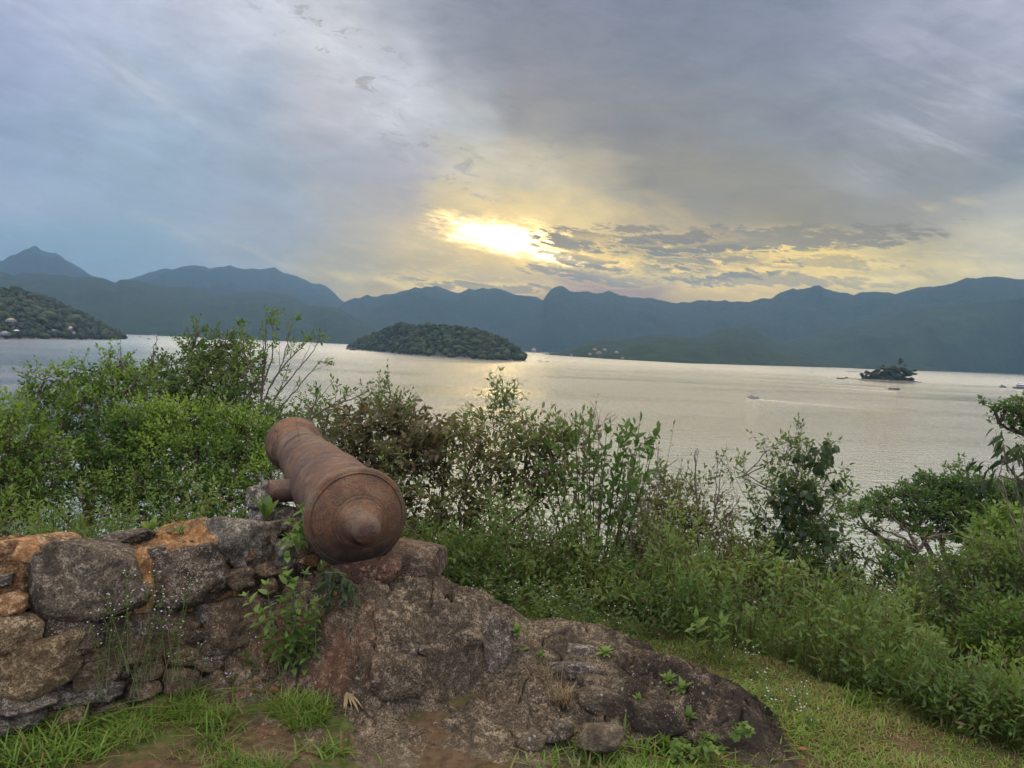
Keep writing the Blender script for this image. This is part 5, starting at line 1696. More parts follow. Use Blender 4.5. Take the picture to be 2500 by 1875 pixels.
def hang_branch(segs, leaves, rg):
    for ln in ([(2600, 1260), (2530, 1200), (2480, 1165), (2455, 1130), (2450, 1085)], [(2560, 1230), (2510, 1170), (2490, 1120), (2480, 1080)], [(2520, 1190), (2470, 1170), (2440, 1160)]):
        P = np.array([at(q[0], q[1], 4.6) for q in ln])
        segs.append((P[:-1], P[1:], np.full(len(P) - 1, .006), np.full(len(P) - 1, .004)))


plant('broadleaf_sapling', 'sapling with large dark hanging leaves at the right edge', 'tree', ground_at(2680, 4.8),
      [(2450, 1115, 4.6, 18, 22, .8), (2475, 1140, 4.6, 26, 30), (2495, 1100, 4.6, 20, 24, .9), (2500, 1170, 4.6, 26, 26), (2440, 1160, 4.6, 16, 14, .7), (2550, 1150, 4.6, 40, 50)],
      leaf=.098, wr=.26, shape='lance', mat='vine', cover=.75, seed=54, trunk_r=.012, hang=1.2, droop=.45, extra=hang_branch, nl=5, crown_name='crown', trunk_name='trunk')
z4 = lambda pts: [(2050 + x / 3.318, 1000 + y / 3.318) for x, y in pts]
dead_lines('dead_tree', 'dead grey tree with bare twisted branches in front of the layered tree', 'tree', ground_at(2232, 7.6),
           [z4([(600, 1640), (640, 1400), (640, 1250), (615, 1080)]), z4([(620, 1110), (560, 1000), (430, 880), (330, 740)]), z4([(625, 1120), (500, 1040), (400, 990), (250, 925)]), z4([(640, 1150), (520, 1090), (380, 1050), (220, 1010)]), z4([(640, 1120), (700, 1040), (830, 1010), (1000, 1000)]),
            z4([(640, 1150), (690, 1080), (780, 1010)]), z4([(630, 1150), (560, 1150), (490, 1090)]), z4([(640, 1250), (710, 1310), (720, 1180)]), z4([(430, 880), (395, 830), (395, 780)]), z4([(615, 1080), (560, 1010), (600, 1000), (720, 1050)]), z4([(250, 1320), (400, 1380), (480, 1490), (600, 1610), (690, 1700)])],
           7.4, r=.030, sub=4, seed=38, mat=M_twig, trunk_name='trunk', leafy=.08, leafmat='olive', lsize=.05)
dead_lines('pale_dead_branch', 'pale thick dead branch leaning across the bushes at the right', 'branch', ground_at(2300, 6.6),
           [z4([(740, 1540), (830, 1470), (920, 1410)]), z4([(700, 1500), (760, 1370), (860, 1270)]), z4([(640, 1600), (640, 1480), (620, 1400), (560, 1400)]), z4([(700, 1400), (720, 1300), (700, 1250)])], 6.4, r=.020, sub=2, seed=39, mat=M_palebark)
root = empty('curved_dead_branch', ground_at(2210, 4.9), 'pale curved dead branch lying in the undergrowth at the right', 'branch')
P = np.array([at(x, y, 4.75) for x, y in [(2207, 1652), (2222, 1638), (2245, 1624), (2270, 1613), (2295, 1608), (2318, 1604)]])
v, f = path_tube(P, np.linspace(.013, .006, 6), 8)
part('bark', v, f, M_palebark, root, smooth=True)
root = empty('pale_upright_stem', ground_at(2380, 5.2), 'tall thin pale stem standing in the bushes at the right', 'branch')
P = np.array([at(x, y, 5.1) for x, y in [(2372, 1560), (2380, 1500), (2378, 1450), (2372, 1410), (2366, 1395)]])
v, f = path_tube(P, np.linspace(.006, .004, 5), 6)
part('bark', v, f, M_palebark, root, smooth=True)

UB = [
    ('leafy_bush', 'wispy bush of fine grey green leaves right of the upright shrub', 'olive', 1580, 5.8, [(1560, 1300, 5.8, 34, 50, .7), (1600, 1340, 5.8, 40, 40, .9), (1640, 1400, 5.8, 50, 40), (1540, 1370, 5.7, 40, 40)], .034, .32, 'lance'),
    ('leafy_bush', 'tall wispy bush left of the gap to the shore', 'mid', 2000, 6.1, [(1990, 1430, 6.1, 50, 40), (2050, 1440, 6.1, 40, 34), (1900, 1440, 6., 50, 44), (2020, 1490, 5.9, 60, 36)], .036, .30, 'lance'),
    ('leafy_bush', 'loose bush between the dark shrub and the stone block', 'mid', 1080, 5.0, [(1110, 1440, 5., 50, 30), (1060, 1400, 5.1, 40, 34), (1160, 1440, 5., 50, 30), (1120, 1370, 5.3, 46, 40)], .038, .38, 'lance'),
    ('leafy_bush', 'broad mass of mixed green bush below the layered tree', 'mid', 2380, 5.2, [(2330, 1420, 5.2, 60, 44), (2400, 1380, 5.2, 70, 50), (2470, 1400, 5.1, 60, 60), (2340, 1500, 5., 70, 50), (2440, 1520, 4.8, 80, 60), (2540, 1420, 4.9, 60, 120), (2270, 1440, 5.5, 40, 36, .7)], .045, .42, 'oval'),
    ('leafy_bush', 'tall weedy green bush right of the curved dead branch', 'bright', 2420, 4.5, [(2390, 1600, 4.5, 70, 60), (2460, 1560, 4.4, 70, 70), (2480, 1660, 4.2, 70, 60), (2560, 1600, 4.2, 60, 100)], .040, .4, 'lance'),
    ('leafy_bush', 'wispy grey green bush filling the gap left of the thin vine covered tree', 'olive', 1800, 5.9, [(1790, 1420, 5.9, 50, 46), (1750, 1460, 5.8, 50, 40), (1830, 1400, 6., 40, 50), (1600, 1450, 5.8, 50, 40), (1560, 1380, 5.9, 40, 50, .7)], .040, .34, 'lance'),
    ('leafy_bush', 'thick dark bush filling the foot of the glittering gap', 'olive', 1330, 5.5, [(1290, 1330, 5.6, 50, 44, .8), (1340, 1380, 5.5, 60, 40), (1250, 1380, 5.5, 50, 34), (1400, 1340, 5.6, 40, 50, .8), (1180, 1390, 5.4, 50, 30)], .045, .42, 'oval'),
    ('leafy_bush', 'bright green bush at the right edge under the layered tree', 'fresh', 2460, 6.0, [(2440, 1300, 6., 50, 40), (2490, 1290, 6., 50, 50), (2420, 1340, 6., 50, 30), (2480, 1370, 5.9, 60, 50), (2560, 1340, 5.9, 60, 90)], .06, .5, 'oval'),
    ('leafy_bush', 'olive bush with tangled stems below the bright green bush', 'olive', 2440, 5.6, [(2400, 1430, 5.6, 60, 44), (2470, 1450, 5.5, 60, 50), (2360, 1480, 5.6, 50, 40), (2430, 1510, 5.4, 80, 44), (2560, 1460, 5.3, 70, 70)], .05, .42, 'oval'),
    ('leafy_bush', 'low green bush left of the curved dead branch', 'mid', 2120, 5.6, [(2080, 1520, 5.7, 60, 40), (2140, 1530, 5.5, 60, 40), (2190, 1520, 5.6, 50, 34), (2120, 1580, 5.2, 80, 44), (2040, 1560, 5.5, 50, 40), (2190, 1600, 5., 60, 40, .8)], .055, .5, 'oval'),
    ('leafy_bush', 'dense green bush behind the curved dead branch', 'mid', 2280, 5.6, [(2260, 1510, 5.7, 50, 40), (2310, 1520, 5.6, 50, 40), (2260, 1560, 5.4, 60, 40), (2330, 1570, 5.3, 60, 44), (2390, 1580, 5.2, 60, 44), (2240, 1480, 6, 30, 30, .7)], .055, .45, 'oval'),
    ('leafy_bush', 'leafy bush beside the grass path at the right', 'deep', 2230, 4.5, [(2190, 1660, 4.5, 60, 36), (2260, 1690, 4.4, 60, 40), (2300, 1650, 4.6, 60, 36), (2330, 1720, 4.2, 60, 36, .9)], .055, .55, 'ovate'),
    ('leafy_bush', 'tangled bush in the lower right corner', 'olive', 2440, 4.2, [(2400, 1640, 4.6, 70, 50), (2470, 1600, 4.7, 60, 50), (2440, 1720, 4.1, 80, 50), (2500, 1680, 4.2, 60, 60), (2570, 1620, 4.4, 80, 120), (2520, 1780, 3.9, 60, 30, .8)], .048, .45, 'oval'),
    ('leafy_bush', 'low bush under the thin vine covered tree', 'mid', 1900, 5.6, [(1850, 1500, 5.7, 70, 36), (1930, 1520, 5.6, 70, 36), (1990, 1540, 5.5, 60, 36), (1820, 1550, 5.4, 60, 24, .8), (1900, 1575, 5.2, 70, 24, .9), (1980, 1600, 5.1, 60, 26, .9)], .05, .5, 'oval'),
    ('leafy_bush', 'shadowy bush under the twiggy sapling', 'vine', 1700, 5.5, [(1640, 1480, 5.6, 60, 34), (1710, 1490, 5.6, 60, 36), (1770, 1500, 5.6, 50, 34), (1600, 1510, 5.4, 50, 24, .7)], .05, .5, 'oval'),
    ('leafy_bush', 'grey brown twiggy bush above the left of the shore gap', 'brown', 2080, 7.5, [(2060, 1470, 7.6, 60, 26), (2130, 1480, 7.6, 50, 24), (2100, 1450, 7.8, 50, 16, .7)], .045, .35, 'oval'),
    ('leafy_bush', 'green weedy bush at the foot of the dark shrub', 'mid', 1230, 5.1, [(1150, 1420, 5.2, 60, 30), (1230, 1410, 5.2, 60, 34), (1310, 1410, 5.3, 60, 36), (1370, 1440, 5.2, 50, 34), (1180, 1460, 4.9, 60, 26), (1290, 1470, 4.9, 70, 26), (1400, 1490, 4.9, 60, 26)], .05, .4, 'lance'),
    ('leafy_bush', 'brown green bush at the foot of the upright shrub', 'olive', 1500, 5.2, [(1460, 1430, 5.3, 50, 40), (1520, 1440, 5.3, 50, 40), (1490, 1490, 5., 70, 30), (1560, 1490, 5.2, 50, 30)], .045, .4, 'oval'),
]
for i, (nm, lab, mt, bx, bd, bl, lf, wr_, shp) in enumerate(UB):
    plant(nm, lab, 'bush', ground_at(bx, bd), bl, leaf=lf, wr=wr_, shape=shp, mat=mt, cover=1.7, seed=60 + i, trunk_r=.014, old=.04, tw=.12, group='low bushes on the slope')

# ---- undergrowth: leaf covered slope behind, too many stems to count
rg = np.random.default_rng(90)
n_ = 80000
az_ = rg.uniform(-38, 38, n_)
dd_ = 3.1 + 32 * rg.uniform(0, 1, n_) ** 2.2
X_ = dd_ * np.tan(np.radians(az_)); Y_ = dd_
edge_ = np.where(X_ < .5, 4.9, 4.75 - .80 * (X_ - .5)) + .12 * np.sin(X_ * 5)
keep = (Y_ > edge_)
X_, Y_, dd_ = X_[keep], Y_[keep], dd_[keep]
pieces = []
for kind in range(3):
    sel = (np.arange(len(X_)) % 3) == kind
    x_, y_, q_ = X_[sel], Y_[sel], dd_[sel]
    lump = noise3(vec3(x_ * 1.1, y_ * 1.1, 3.)) + .4 * noise3(vec3(x_ * 3.1, y_ * 3.1, 6.))
    kp_ = (lump + rg.uniform(-.5, .5, len(x_))) > -.35
    x_, y_, q_, lump = x_[kp_], y_[kp_], q_[kp_], lump[kp_]
    near_ = np.clip((q_ - 3.) / 1.5, .35, 1)
    hgt = rg.uniform(.02, .40, len(x_)) * np.clip(.70 + lump * 2.2, .15, 2.4) * near_ + .01
    O = vec3(x_, y_, ground_z(x_, y_) + hgt)
    D = norm(np.array([0, -.1, .9]) + rg.normal(size=O.shape) * [.35, .55, .8][kind])
    sc_ = [.030, .050, .040][kind] * (1 + q_ / 22)
    v, f, t = twig_leaves(O, D, [.10, .16, .12][kind] * (1 + q_ / 25), [9, 6, 8][kind], 1.0, [.5, .16, .36][kind], 'small', rg, upb=.4, old=[.04, .16, .10][kind], tone=.42 + .55 * lump + rg.uniform(-.25, .25, len(O)))
    vv = v.reshape(len(O), [9, 6, 8][kind], 5, 3)
    rootp = vv[:, :, :1]
    vv = rootp + (vv - rootp) * sc_[:, None, None, None]
    pieces.append((vv.reshape(-1, 3), f, t))
    ks = rg.uniform(size=len(O)) < .25
    wd_ = (rg.uniform(size=len(O)) < .05) & (q_ > 4.2)
    for hh2, kk2 in ((.55, wd_),):
        b2 = vec3(x_[kk2], y_[kk2], ground_z(x_[kk2], y_[kk2]))
        m2 = b2 + np.column_stack([rg.normal(size=len(b2)) * .06, rg.normal(size=len(b2)) * .06, hh2 * rg.uniform(.5, 1.3, len(b2))])
        e2 = m2 + (m2 - b2) * rg.uniform(.4, .9, (len(b2), 1)) + rg.normal(size=b2.shape) * .08
        sv, sf = tubes(b2, m2, .0026, .0018, 3)
        pieces.append((sv, sf, np.array([[.3, .9, 0.]])))
        sv, sf = tubes(m2, e2, .0018, .0009, 3)
        pieces.append((sv, sf, np.array([[.3, .9, 0.]])))
        pieces.append(twig_leaves(m2, e2 - m2, np.linalg.norm(e2 - m2, axis=1), 9, .030, .38, 'small', rg, old=.2))
    b_ = O[ks] - np.array([0, 0, 1.]) * hgt[ks, None]
    sv, sf = tubes(b_, O[ks] + D[ks] * .08, .0022, .0012, 3)
    pieces.append((sv, sf, np.array([[.2, .5, 0.]])))
v, f, t = merge(pieces)
o = make_mesh('undergrowth', v, f, LF['mid'], tint=t)
tag(o, 'mixed green undergrowth covering the slope below the shrubs', 'undergrowth', kind='stuff')
# ================================================================== grass and weeds
def blades(P, H, Wd, lean, rg, tint, seg=3):
    n = len(P)
    a = rg.uniform(0, 2 * pi, n)
    d = np.stack([np.cos(a), np.sin(a), 0 * a], -1)
    s = np.stack([-np.sin(a), np.cos(a), 0 * a], -1)
    V = []
    for i in range(seg):
        t = i / seg
        c = P + np.array([0, 0, 1.]) * (H * (t - .25 * lean * t * t))[:, None] + d * (H * lean * t * t)[:, None]
        w = (Wd * (1 - .75 * t ** 1.5) * .5)[:, None]
        V += [c - s * w, c + s * w]
    t = 1.0
    V.append(P + np.array([0, 0, 1.]) * (H * (1 - .25 * lean))[:, None] + d * (H * lean)[:, None])
    nv = 2 * seg + 1
    V = np.stack(V, 1).reshape(-1, 3)
    q = [[2 * i, 2 * i + 1, 2 * i + 3, 2 * i + 2] for i in range(seg - 1)]
    o = (np.arange(n) * nv)[:, None, None]
    return V, [(np.array([[2 * seg - 2, 2 * seg - 1, 2 * seg]])[None] + o).reshape(-1, 3), (np.array(q)[None] + o).reshape(-1, 4)], np.repeat(tint, nv, 0)


def top_z(x, y):
    return np.maximum(ground_z(x, y), np.where((x > -1.5) & (x < 2.1) & (y > 2.3) & (y < 4.7), rock_detail(x, y), -9))


rg = np.random.default_rng(101)
# where turf grows
n_ = 330000
X_ = rg.uniform(-2.6, 3.9, n_)
Y_ = 2.35 + 4.3 * rg.uniform(0, 1, n_) ** 1.25
vis = np.abs(X_) < Y_ * .72 + .2
X_, Y_ = X_[vis], Y_[vis]
G_ = ground_z(X_, Y_)
R_ = np.where((X_ > -1.55) & (X_ < 2.1) & (Y_ > 2.25) & (Y_ < 4.75), rock_f(X_, Y_), -1)
side = (np.stack([X_, Y_], -1) - WA) @ wn        # in front of the wall's face
edge_ = np.where(X_ < .5, 5.1, 4.95 - .80 * (X_ - .5))
turf = (R_ < G_ - .012) & (Y_ < edge_ + .15) & ((side > .02) | (Y_ > 5) | (X_ > -.6))
den = noise3(vec3(X_ * 1.6, Y_ * 1.6, 2.)) + .5 * noise3(vec3(X_ * 5, Y_ * 5, 2.))
# worn path on the right
path_d = np.abs((X_ - 1.9) * .75 + (Y_ - 3.2) * .35 + .2 * noise3(vec3(X_ * 1.2, Y_ * 1.2, 0)))
worn = np.clip(1 - path_d / .62, 0, 1) * (X_ > .6)
keepp = np.clip(.72 + den * .8, .12, 1) * np.where(X_ < -.3, np.clip(.72 + den * 1.3, .05, 1), 1) * (1 - .12 * worn)
sel = turf & (rg.uniform(size=len(X_)) < keepp)
X_, Y_, G_, worn, den = X_[sel], Y_[sel], G_[sel], worn[sel], den[sel]
n_ = len(X_)
H_ = rg.uniform(.018, .050, n_) * (1 + .8 * np.clip(den, -.3, 1)) * (1 - .40 * worn) * np.where(X_ < -.2, 1.6, 1)
far = np.clip((Y_ - 3) / 3, 0, 1)
tn = np.clip(.36 + .35 * den + rg.uniform(-.25, .25, n_) + .25 * (X_ > .8), 0, 1)
dry = (rg.uniform(size=n_) < (.16 + .62 * worn)) * rg.uniform(.4, 1, n_)
v, f, t = blades(vec3(X_, Y_, G_ - .004), H_, rg.uniform(.0035, .0075, n_) * (1 + .5 * far), rg.uniform(.4, 2.2, n_), rg, np.column_stack([tn, dry, 0 * tn]), 2)
o = make_mesh('grass', v, f, LF['grass'], tint=t)
tag(o, 'short turf with worn brown patches around the rock and along the path', 'grass', kind='stuff')


def tuft(name, label, base, n, h, w, lean, seed, mat='grass', dry=.1, spread=.05, group=None, cat='grass tuft', tone=.6):
    rg = np.random.default_rng(seed)
    root = empty(name, base, label, cat, group)
    P = base + np.column_stack([rg.normal(size=n) * spread, rg.normal(size=n) * spread, np.zeros(n)])
    P[:, 2] = base[2] - .005
    v, f, t = blades(P, h * rg.uniform(.5, 1.15, n), w * rg.uniform(.7, 1.2, n), rg.uniform(.15, lean, n), rg,
                     np.column_stack([rg.uniform(tone - .3, tone + .3, n), (rg.uniform(size=n) < dry) * .9, np.zeros(n)]), 4)
    part('blades', v, f, LF[mat], root, tint=t)
    return root


def rock_pt(px, py):
    d = ray(px, py)
    t = np.linspace(2.0, 8, 3000)
    P = CP + t[:, None] * d
    k = int(np.argmax(P[:, 2] < top_z(P[:, 0], P[:, 1])))
    return P[k]


TF = [(30, 1800, 60, .17, 'long grass tuft at the very left of the foreground'), (120, 1790, 60, .16, 'second long grass tuft from the left, in front of the wall'), (210, 1770, 50, .15, 'long grass tuft in front of the orange chip of the wall'),
      (70, 1860, 60, .15, 'grass tuft in the lower left corner'), (170, 1860, 50, .12, 'grass tuft cut by the bottom edge at the left'), (560, 1650, 40, .16, 'broad bladed grass tuft at the foot of the weed under the cannon'),
      (640, 1690, 40, .14, 'grass tuft between the weed and the rock'), (760, 1660, 36, .16, 'grass tuft against the left foot of the rock'), (540, 1790, 40, .08, 'low grass tuft in the middle of the trampled turf'), (800, 1840, 40, .09, 'low grass tuft at the left toe of the rock'),
      (1440, 1850, 50, .13, 'grass tuft at the bottom of the picture left of the tall blade'), (1330, 1865, 40, .09, 'short pale grass tuft below the rock ledge'), (1600, 1840, 60, .10, 'grass tuft under the round end of the rock'), (1720, 1840, 50, .09, 'grass tuft right of the clover patch'), (1480, 1835, 40, .10, 'grass tuft touching the dark pebbles'),
      (1850, 1850, 50, .08, 'grass tuft at the right tip of the rock'), (2300, 1770, 60, .10, 'bright grass tuft at the right edge of the path'), (2100, 1720, 60, .09, 'bright grass tuft halfway along the path edge')]
for i, (px, py, n_, h_, lab) in enumerate(TF):
    tuft('grass_tuft', lab, ground_pt(px, min(py, 1872)), int(n_ * 1.3), h_, .010, 2.0, 200 + i, spread=.06, dry=.14, group='grass tufts in the foreground', tone=.6)
tuft('dry_grass_tuft', 'straw coloured dry grass tuft growing on the rock', rock_pt(1375, 1712), 170, .085, .0035, 1.4, 240, mat='dry', spread=.03)
tuft('dry_grass_tuft', 'reddish dead grass mat above the straw tuft on the rock', rock_pt(1345, 1650), 120, .07, .003, 2.2, 241, mat='dry', spread=.05, tone=.1)
tuft('grass_tuft', 'single broad upright grass blade beside the pebbles', ground_pt(1520, 1832), 5, .16, .016, .35, 242, spread=.008)


def weed(name, label, base, stems, leaf, wr, shape, mat, seed, opp=True, nl=8, flower=None, group=None, cat='plant', hang=.25, ang=60, r=.0028, fl_r=.004, start=.25, nfl=9, extra_lat=.0, stemmat=None):
    """herb: stems = list of tip points (world); leaves in pairs, small flower heads at the tips"""
    rg = np.random.default_rng(seed)
    root = empty(name, base, label, cat, group)
    S, LV, FL = [], [], []
    for e in stems:
        e = np.asarray(e, float)
        b_ = base + rg.normal(size=3) * np.array([.02, .02, 0])
        mid = b_ + (e - b_) * .5 + np.array([0, 0, .12 * np.linalg.norm(e - b_)])
        P = bez(b_, mid, e, 9)
        R = np.linspace(r, r * .45, 9)
        S.append((P[:-1], P[1:], R[:-1], R[1:]))
        k0 = int(start * 8)
        for i in range(k0, 8):
            pass
        O = P[k0:-1]; D = P[k0 + 1:] - O
        Lt = np.linalg.norm(D, axis=1)
        per = max(2, int(round(nl / max(1, len(O)))))
        LV.append(twig_leaves(O, D, Lt, per, leaf, wr, shape, rg, ang=ang, upb=.75, opposite=opp, hang=hang, base_t=.2, tip=False, droop=.25))
        LV.append(twig_leaves(P[-2:-1], P[-1:] - P[-2:-1], np.array([np.linalg.norm(P[-1] - P[-2])]), 6, leaf * .7, wr, shape, rg, ang=38, upb=.75, opposite=True, base_t=.85, tip=False))
        if flower:
            for q in range(nfl):
                d = norm((norm((P[-1] - P[-2])[None])[0] + rg.normal(size=3) * .75)[None])[0]
                L = rg.uniform(.02, .06)
                S.append((P[-1][None], (P[-1] + d * L)[None], np.array([.0011]), np.array([.0009])))
                FL.append(P[-1] + d * L)
    p0 = np.concatenate([s[0] for s in S]); p1 = np.concatenate([s[1] for s in S])
    r0 = np.concatenate([s[2] for s in S]); r1 = np.concatenate([s[3] for s in S])
    v, f = tubes(p0, p1, r0, r1, 5)
    part('stems', v, f, stemmat or M_green_stem, root)
    v, f, t = merge(LV)
    part('leaves', v, f, LF[mat], root, tint=t)
    if FL:
        bv, bf = ICO[1]
        FL = np.array(FL)
        rr = fl_r * rg.uniform(.7, 1.4, len(FL))
        V = FL[:, None] + bv[None] * rr[:, None, None] * np.array([1, 1, .7])
        Fc = (bf[None] + (np.arange(len(FL)) * len(bv))[:, None, None]).reshape(-1, 3)
        part('flower_heads', V.reshape(-1, 3), [Fc], flower, root)
    return root


# big leaved weed in front of the wall under the cannon
fb = ground_pt(690, 1690)
fd = float(np.dot(fb - CP, fw))
tp = lambda pts, dep: [at(x, y, dep + .0) for x, y in pts]
weed('leafy_weed', 'tall light green weed with pointed leaves in front of the wall left of the cannon', fb,
     tp([(650, 1430), (700, 1405), (600, 1455), (745, 1400), (640, 1500)], fd - .12), .052, .5, 'ovate', 'fresh', 301, nl=10, hang=.15, start=.4)
weed('leafy_weed', 'yellowish heart leaved weed climbing beside the pointed weed', fb + [.05, .05, 0],
     tp([(700, 1360), (715, 1420), (690, 1470), (760, 1480), (720, 1520)], fd - .05), .045, .75, 'heart', 'fresh', 302, nl=8, hang=.5, start=.3, opp=False)
weed('leafy_weed', 'bright weed with star shaped leaf tips right of the pointed weed', fb + [.12, 0, 0],
     tp([(755, 1500), (770, 1470), (740, 1540), (700, 1560), (660, 1560)], fd - .10), .050, .45, 'ovate', 'fresh', 303, nl=9, hang=.2)
weed('leafy_weed', 'dense dark green leaves at the foot of the wall below the cannon', fb + [.0, .04, 0],
     tp([(650, 1590), (700, 1600), (740, 1620), (600, 1600), (770, 1590), (720, 1570), (680, 1640), (800, 1480), (820, 1440)], fd), .045, .5, 'ovate', 'mid', 304, nl=12, hang=.2)
vb = on_wall(760, 1330, .06)[0]
weed('leafy_weed', 'small green weed hanging over the stones at the cannon\'s left side', vb,
     tp([(735, 1240), (712, 1275), (700, 1310), (690, 1325), (745, 1275), (725, 1300)], 3.72), .050, .45, 'ovate', 'fresh', 305, nl=8, hang=.3)
weed('leafy_weed', 'trailing dark vine leaves under the breech of the cannon', at(830, 1400, 3.6),
     tp([(800, 1480), (840, 1470), (770, 1440), (860, 1430), (790, 1400), (870, 1470)], 3.52), .038, .55, 'ovate', 'vine', 306, nl=9, hang=.5)


def rosette(name, label, base, n, leaf, wr, seed, elev=(35, 80), mat='fresh', shape='spoon', cat='plant', group=None):
    rg = np.random.default_rng(seed)
    root = empty(name, base, label, cat, group)
    a = np.linspace(0, 2 * pi, n, endpoint=False) + rg.uniform(-.3, .3, n)
    e = np.radians(rg.uniform(*elev, n))
    D = np.stack([np.cos(a) * np.cos(e), np.sin(a) * np.cos(e), np.sin(e)], -1)
    Nn = np.stack([-np.cos(a) * np.sin(e), -np.sin(a) * np.sin(e), np.cos(e)], -1)
    v, f, t = leaf_mesh(np.repeat(base[None], n, 0), D, Nn, leaf * rg.uniform(.75, 1.15, n), wr, shape, .25, .22, np.column_stack([rg.uniform(.3, .9, n), rg.uniform(0, .12, n), np.zeros(n)]))
    part('leaves', v, f, LF[mat], root, tint=t, smooth=True)
    P = np.array([base - [0, 0, .05], base + [0, 0, .01]])
    v, f = path_tube(P, [.006, .005], 6)
    part('stem', v, f, M_green_stem, root)
    return root


rosette('rosette_plant', 'yellow green rosette of broad leaves on top of the wall', on_wall(370, 1302, -.22)[0], 9, .085, .42, 311)
rosette('rosette_plant', 'second paler broad leaved rosette on the wall top, just right of the yellow one', on_wall(435, 1308, -.22)[0], 9, .075, .42, 312, elev=(20, 75), mat='mid')
rosette('rosette_plant', 'dark glossy broad leaved plant beside the trunnion of the cannon', at(650, 1275, 4.05), 8, .135, .36, 313, elev=(48, 86), mat='deep')
rosette('rosette_plant', 'broad leaved low seedling on the rock beside the lichen block', rock_pt(1270, 1590), 6, .045, .6, 314, elev=(20, 60))
for i, (px, py, s_, lab) in enumerate([(1262, 1550, .05, 'small green seedling on top of the rock right of the lichen block'), (1320, 1608, .035, 'tiny star shaped seedling in the middle of the rock'), (1475, 1600, .05, 'bushy little seedling on the rock skyline'),
                                       (1560, 1720, .04, 'dark seedling in a crack low on the rock'), (1630, 1668, .05, 'leafy seedling near the right end of the rock top'), (1665, 1690, .055, 'second leafy seedling near the right end of the rock top'), (1680, 1760, .05, 'seedling hanging down the face of the rock at the right')]):
    rosette('seedling', lab, rock_pt(px, py) + [0, 0, .012], 14, s_, .45, 320 + i, elev=(5, 80), shape='ovate', group='seedlings on the rock')
for i, (px, py, lab) in enumerate([(1700, 1560, 'tall dark stemmed seedling with a bright leaf tip left of its twin'), (1760, 1560, 'tall dark stemmed seedling with a bright leaf tip right of its twin')]):
    b_ = ground_pt(px - 15, 1625)
    dp = float(np.dot(b_ - CP, fw))
    r_ = weed('tall_seedling', lab, b_, [at(px, 1515, dp)], .085, .34, 'lance', 'fresh', 330 + i, nl=12, hang=0., ang=62, r=.004, start=.3, group='tall seedlings behind the rock')

# goatweed with small white and lilac heads
WF = [(370, 1600, 1480, M_lilac, 'slender weed with lilac and white heads in front of the wall'), (300, 1580, 1440, M_petal, 'thin stemmed white headed weed leaning left in front of the wall'), (420, 1600, 1420, M_petal, 'tallest white headed weed in front of the wall'),
      (340, 1640, 1500, M_petal, 'low white headed weed at the middle of the wall foot'), (600, 1660, 1590, M_lilac, 'lilac headed weed beside the tall light green weed'), (460, 1700, 1570, M_petal, 'sparse white headed weed right of the middle of the wall'),
      (250, 1640, 1530, M_petal, 'white headed weed near the khaki stone'), (790, 1660, 1560, M_petal, 'white headed weed against the red clay of the rock')]
for i, (px, yb, yt, fm, lab) in enumerate(WF):
    b_, t_ = on_wall(px, yb + 60, .10)
    rgx = np.random.default_rng(350 + i)
    st = [on_wall(px + rgx.uniform(-55, 55), yt + rgx.uniform(-30, 70), .12)[0] for _ in range(5)]
    weed('flowering_weed', lab, b_, st, .022, .5, 'ovate', 'mid', 351 + i, nl=6, flower=fm, group='flowering weeds by the wall', fl_r=.0034, r=.0016, nfl=4)
WG = [(1290, 1470), (1340, 1480), (1380, 1490), (1420, 1470), (1310, 1500), (1250, 1480), (1450, 1510), (1500, 1540), (1560, 1555), (1190, 1470), (1360, 1520)]
WGL = ['white headed weed third from the left behind the rock skyline', 'white headed weed in the thickest part of the patch behind the rock', 'white headed weed under the foot of the dark shrub', 'white headed weed highest in the patch, near the upright shrub',
       'low white headed weed right against the rock skyline', 'white headed weed second from the left behind the rock skyline', 'white headed weed where the rock skyline starts to fall', 'white headed weed behind the pale grass of the falling skyline', 'rightmost white headed weed, beside the tall dark stemmed seedlings', 'leftmost white headed weed, nearest the stone block', 'front white headed weed nearest the rock in the patch']
for i, (px, py) in enumerate(WG):
    rgx = np.random.default_rng(380 + i)
    dep = 4.5 + rgx.uniform(-.1, .3)
    b_ = at(px, py + 55, dep)
    b_[2] = float(ground_z(b_[0], b_[1]))
    st = [at(px + rgx.uniform(-45, 45), py - 20 + rgx.uniform(-55, 40), dep) for _ in range(6)]
    weed('flowering_weed', WGL[i], b_, st, .03, .45, 'ovate', 'mid', 390 + i, nl=7, flower=M_petal, group='white headed weeds behind the rock', fl_r=.0038, r=.002, nfl=2)
TFL = ['tiny white flowered weed beside the tall dark stemmed seedlings', 'tiny white flowered weed second nearest the tall seedlings', 'tiny white flowered weed midway between the seedlings and the rock tip', 'tiny white flowered weed above the round end of the rock',
       'tiny white flowered weed nearest the edge of the bushes', 'tiny white flowered weed in the middle of the grass right of the rock', 'tiny white flowered weed lowest and furthest right in the grass', 'tiny white flowered weed closest to the tip of the rock']
for i, (px, py) in enumerate([(1760, 1600), (1800, 1610), (1840, 1640), (1880, 1690), (1950, 1700), (1920, 1720), (1990, 1760), (1870, 1740)]):
    b_ = ground_pt(px, py + 20)
    dep = float(np.dot(b_ - CP, fw))
    rgx = np.random.default_rng(410 + i)
    st = [at(px + rgx.uniform(-25, 25), py - 20 + rgx.uniform(-20, 20), dep) for _ in range(4)]
    weed('flowering_weed', TFL[i], b_, st, .018, .45, 'ovate', 'fresh', 420 + i, nl=5, flower=M_petal, group='tiny white flowers in the grass', fl_r=.0035, r=.0013, nfl=2)
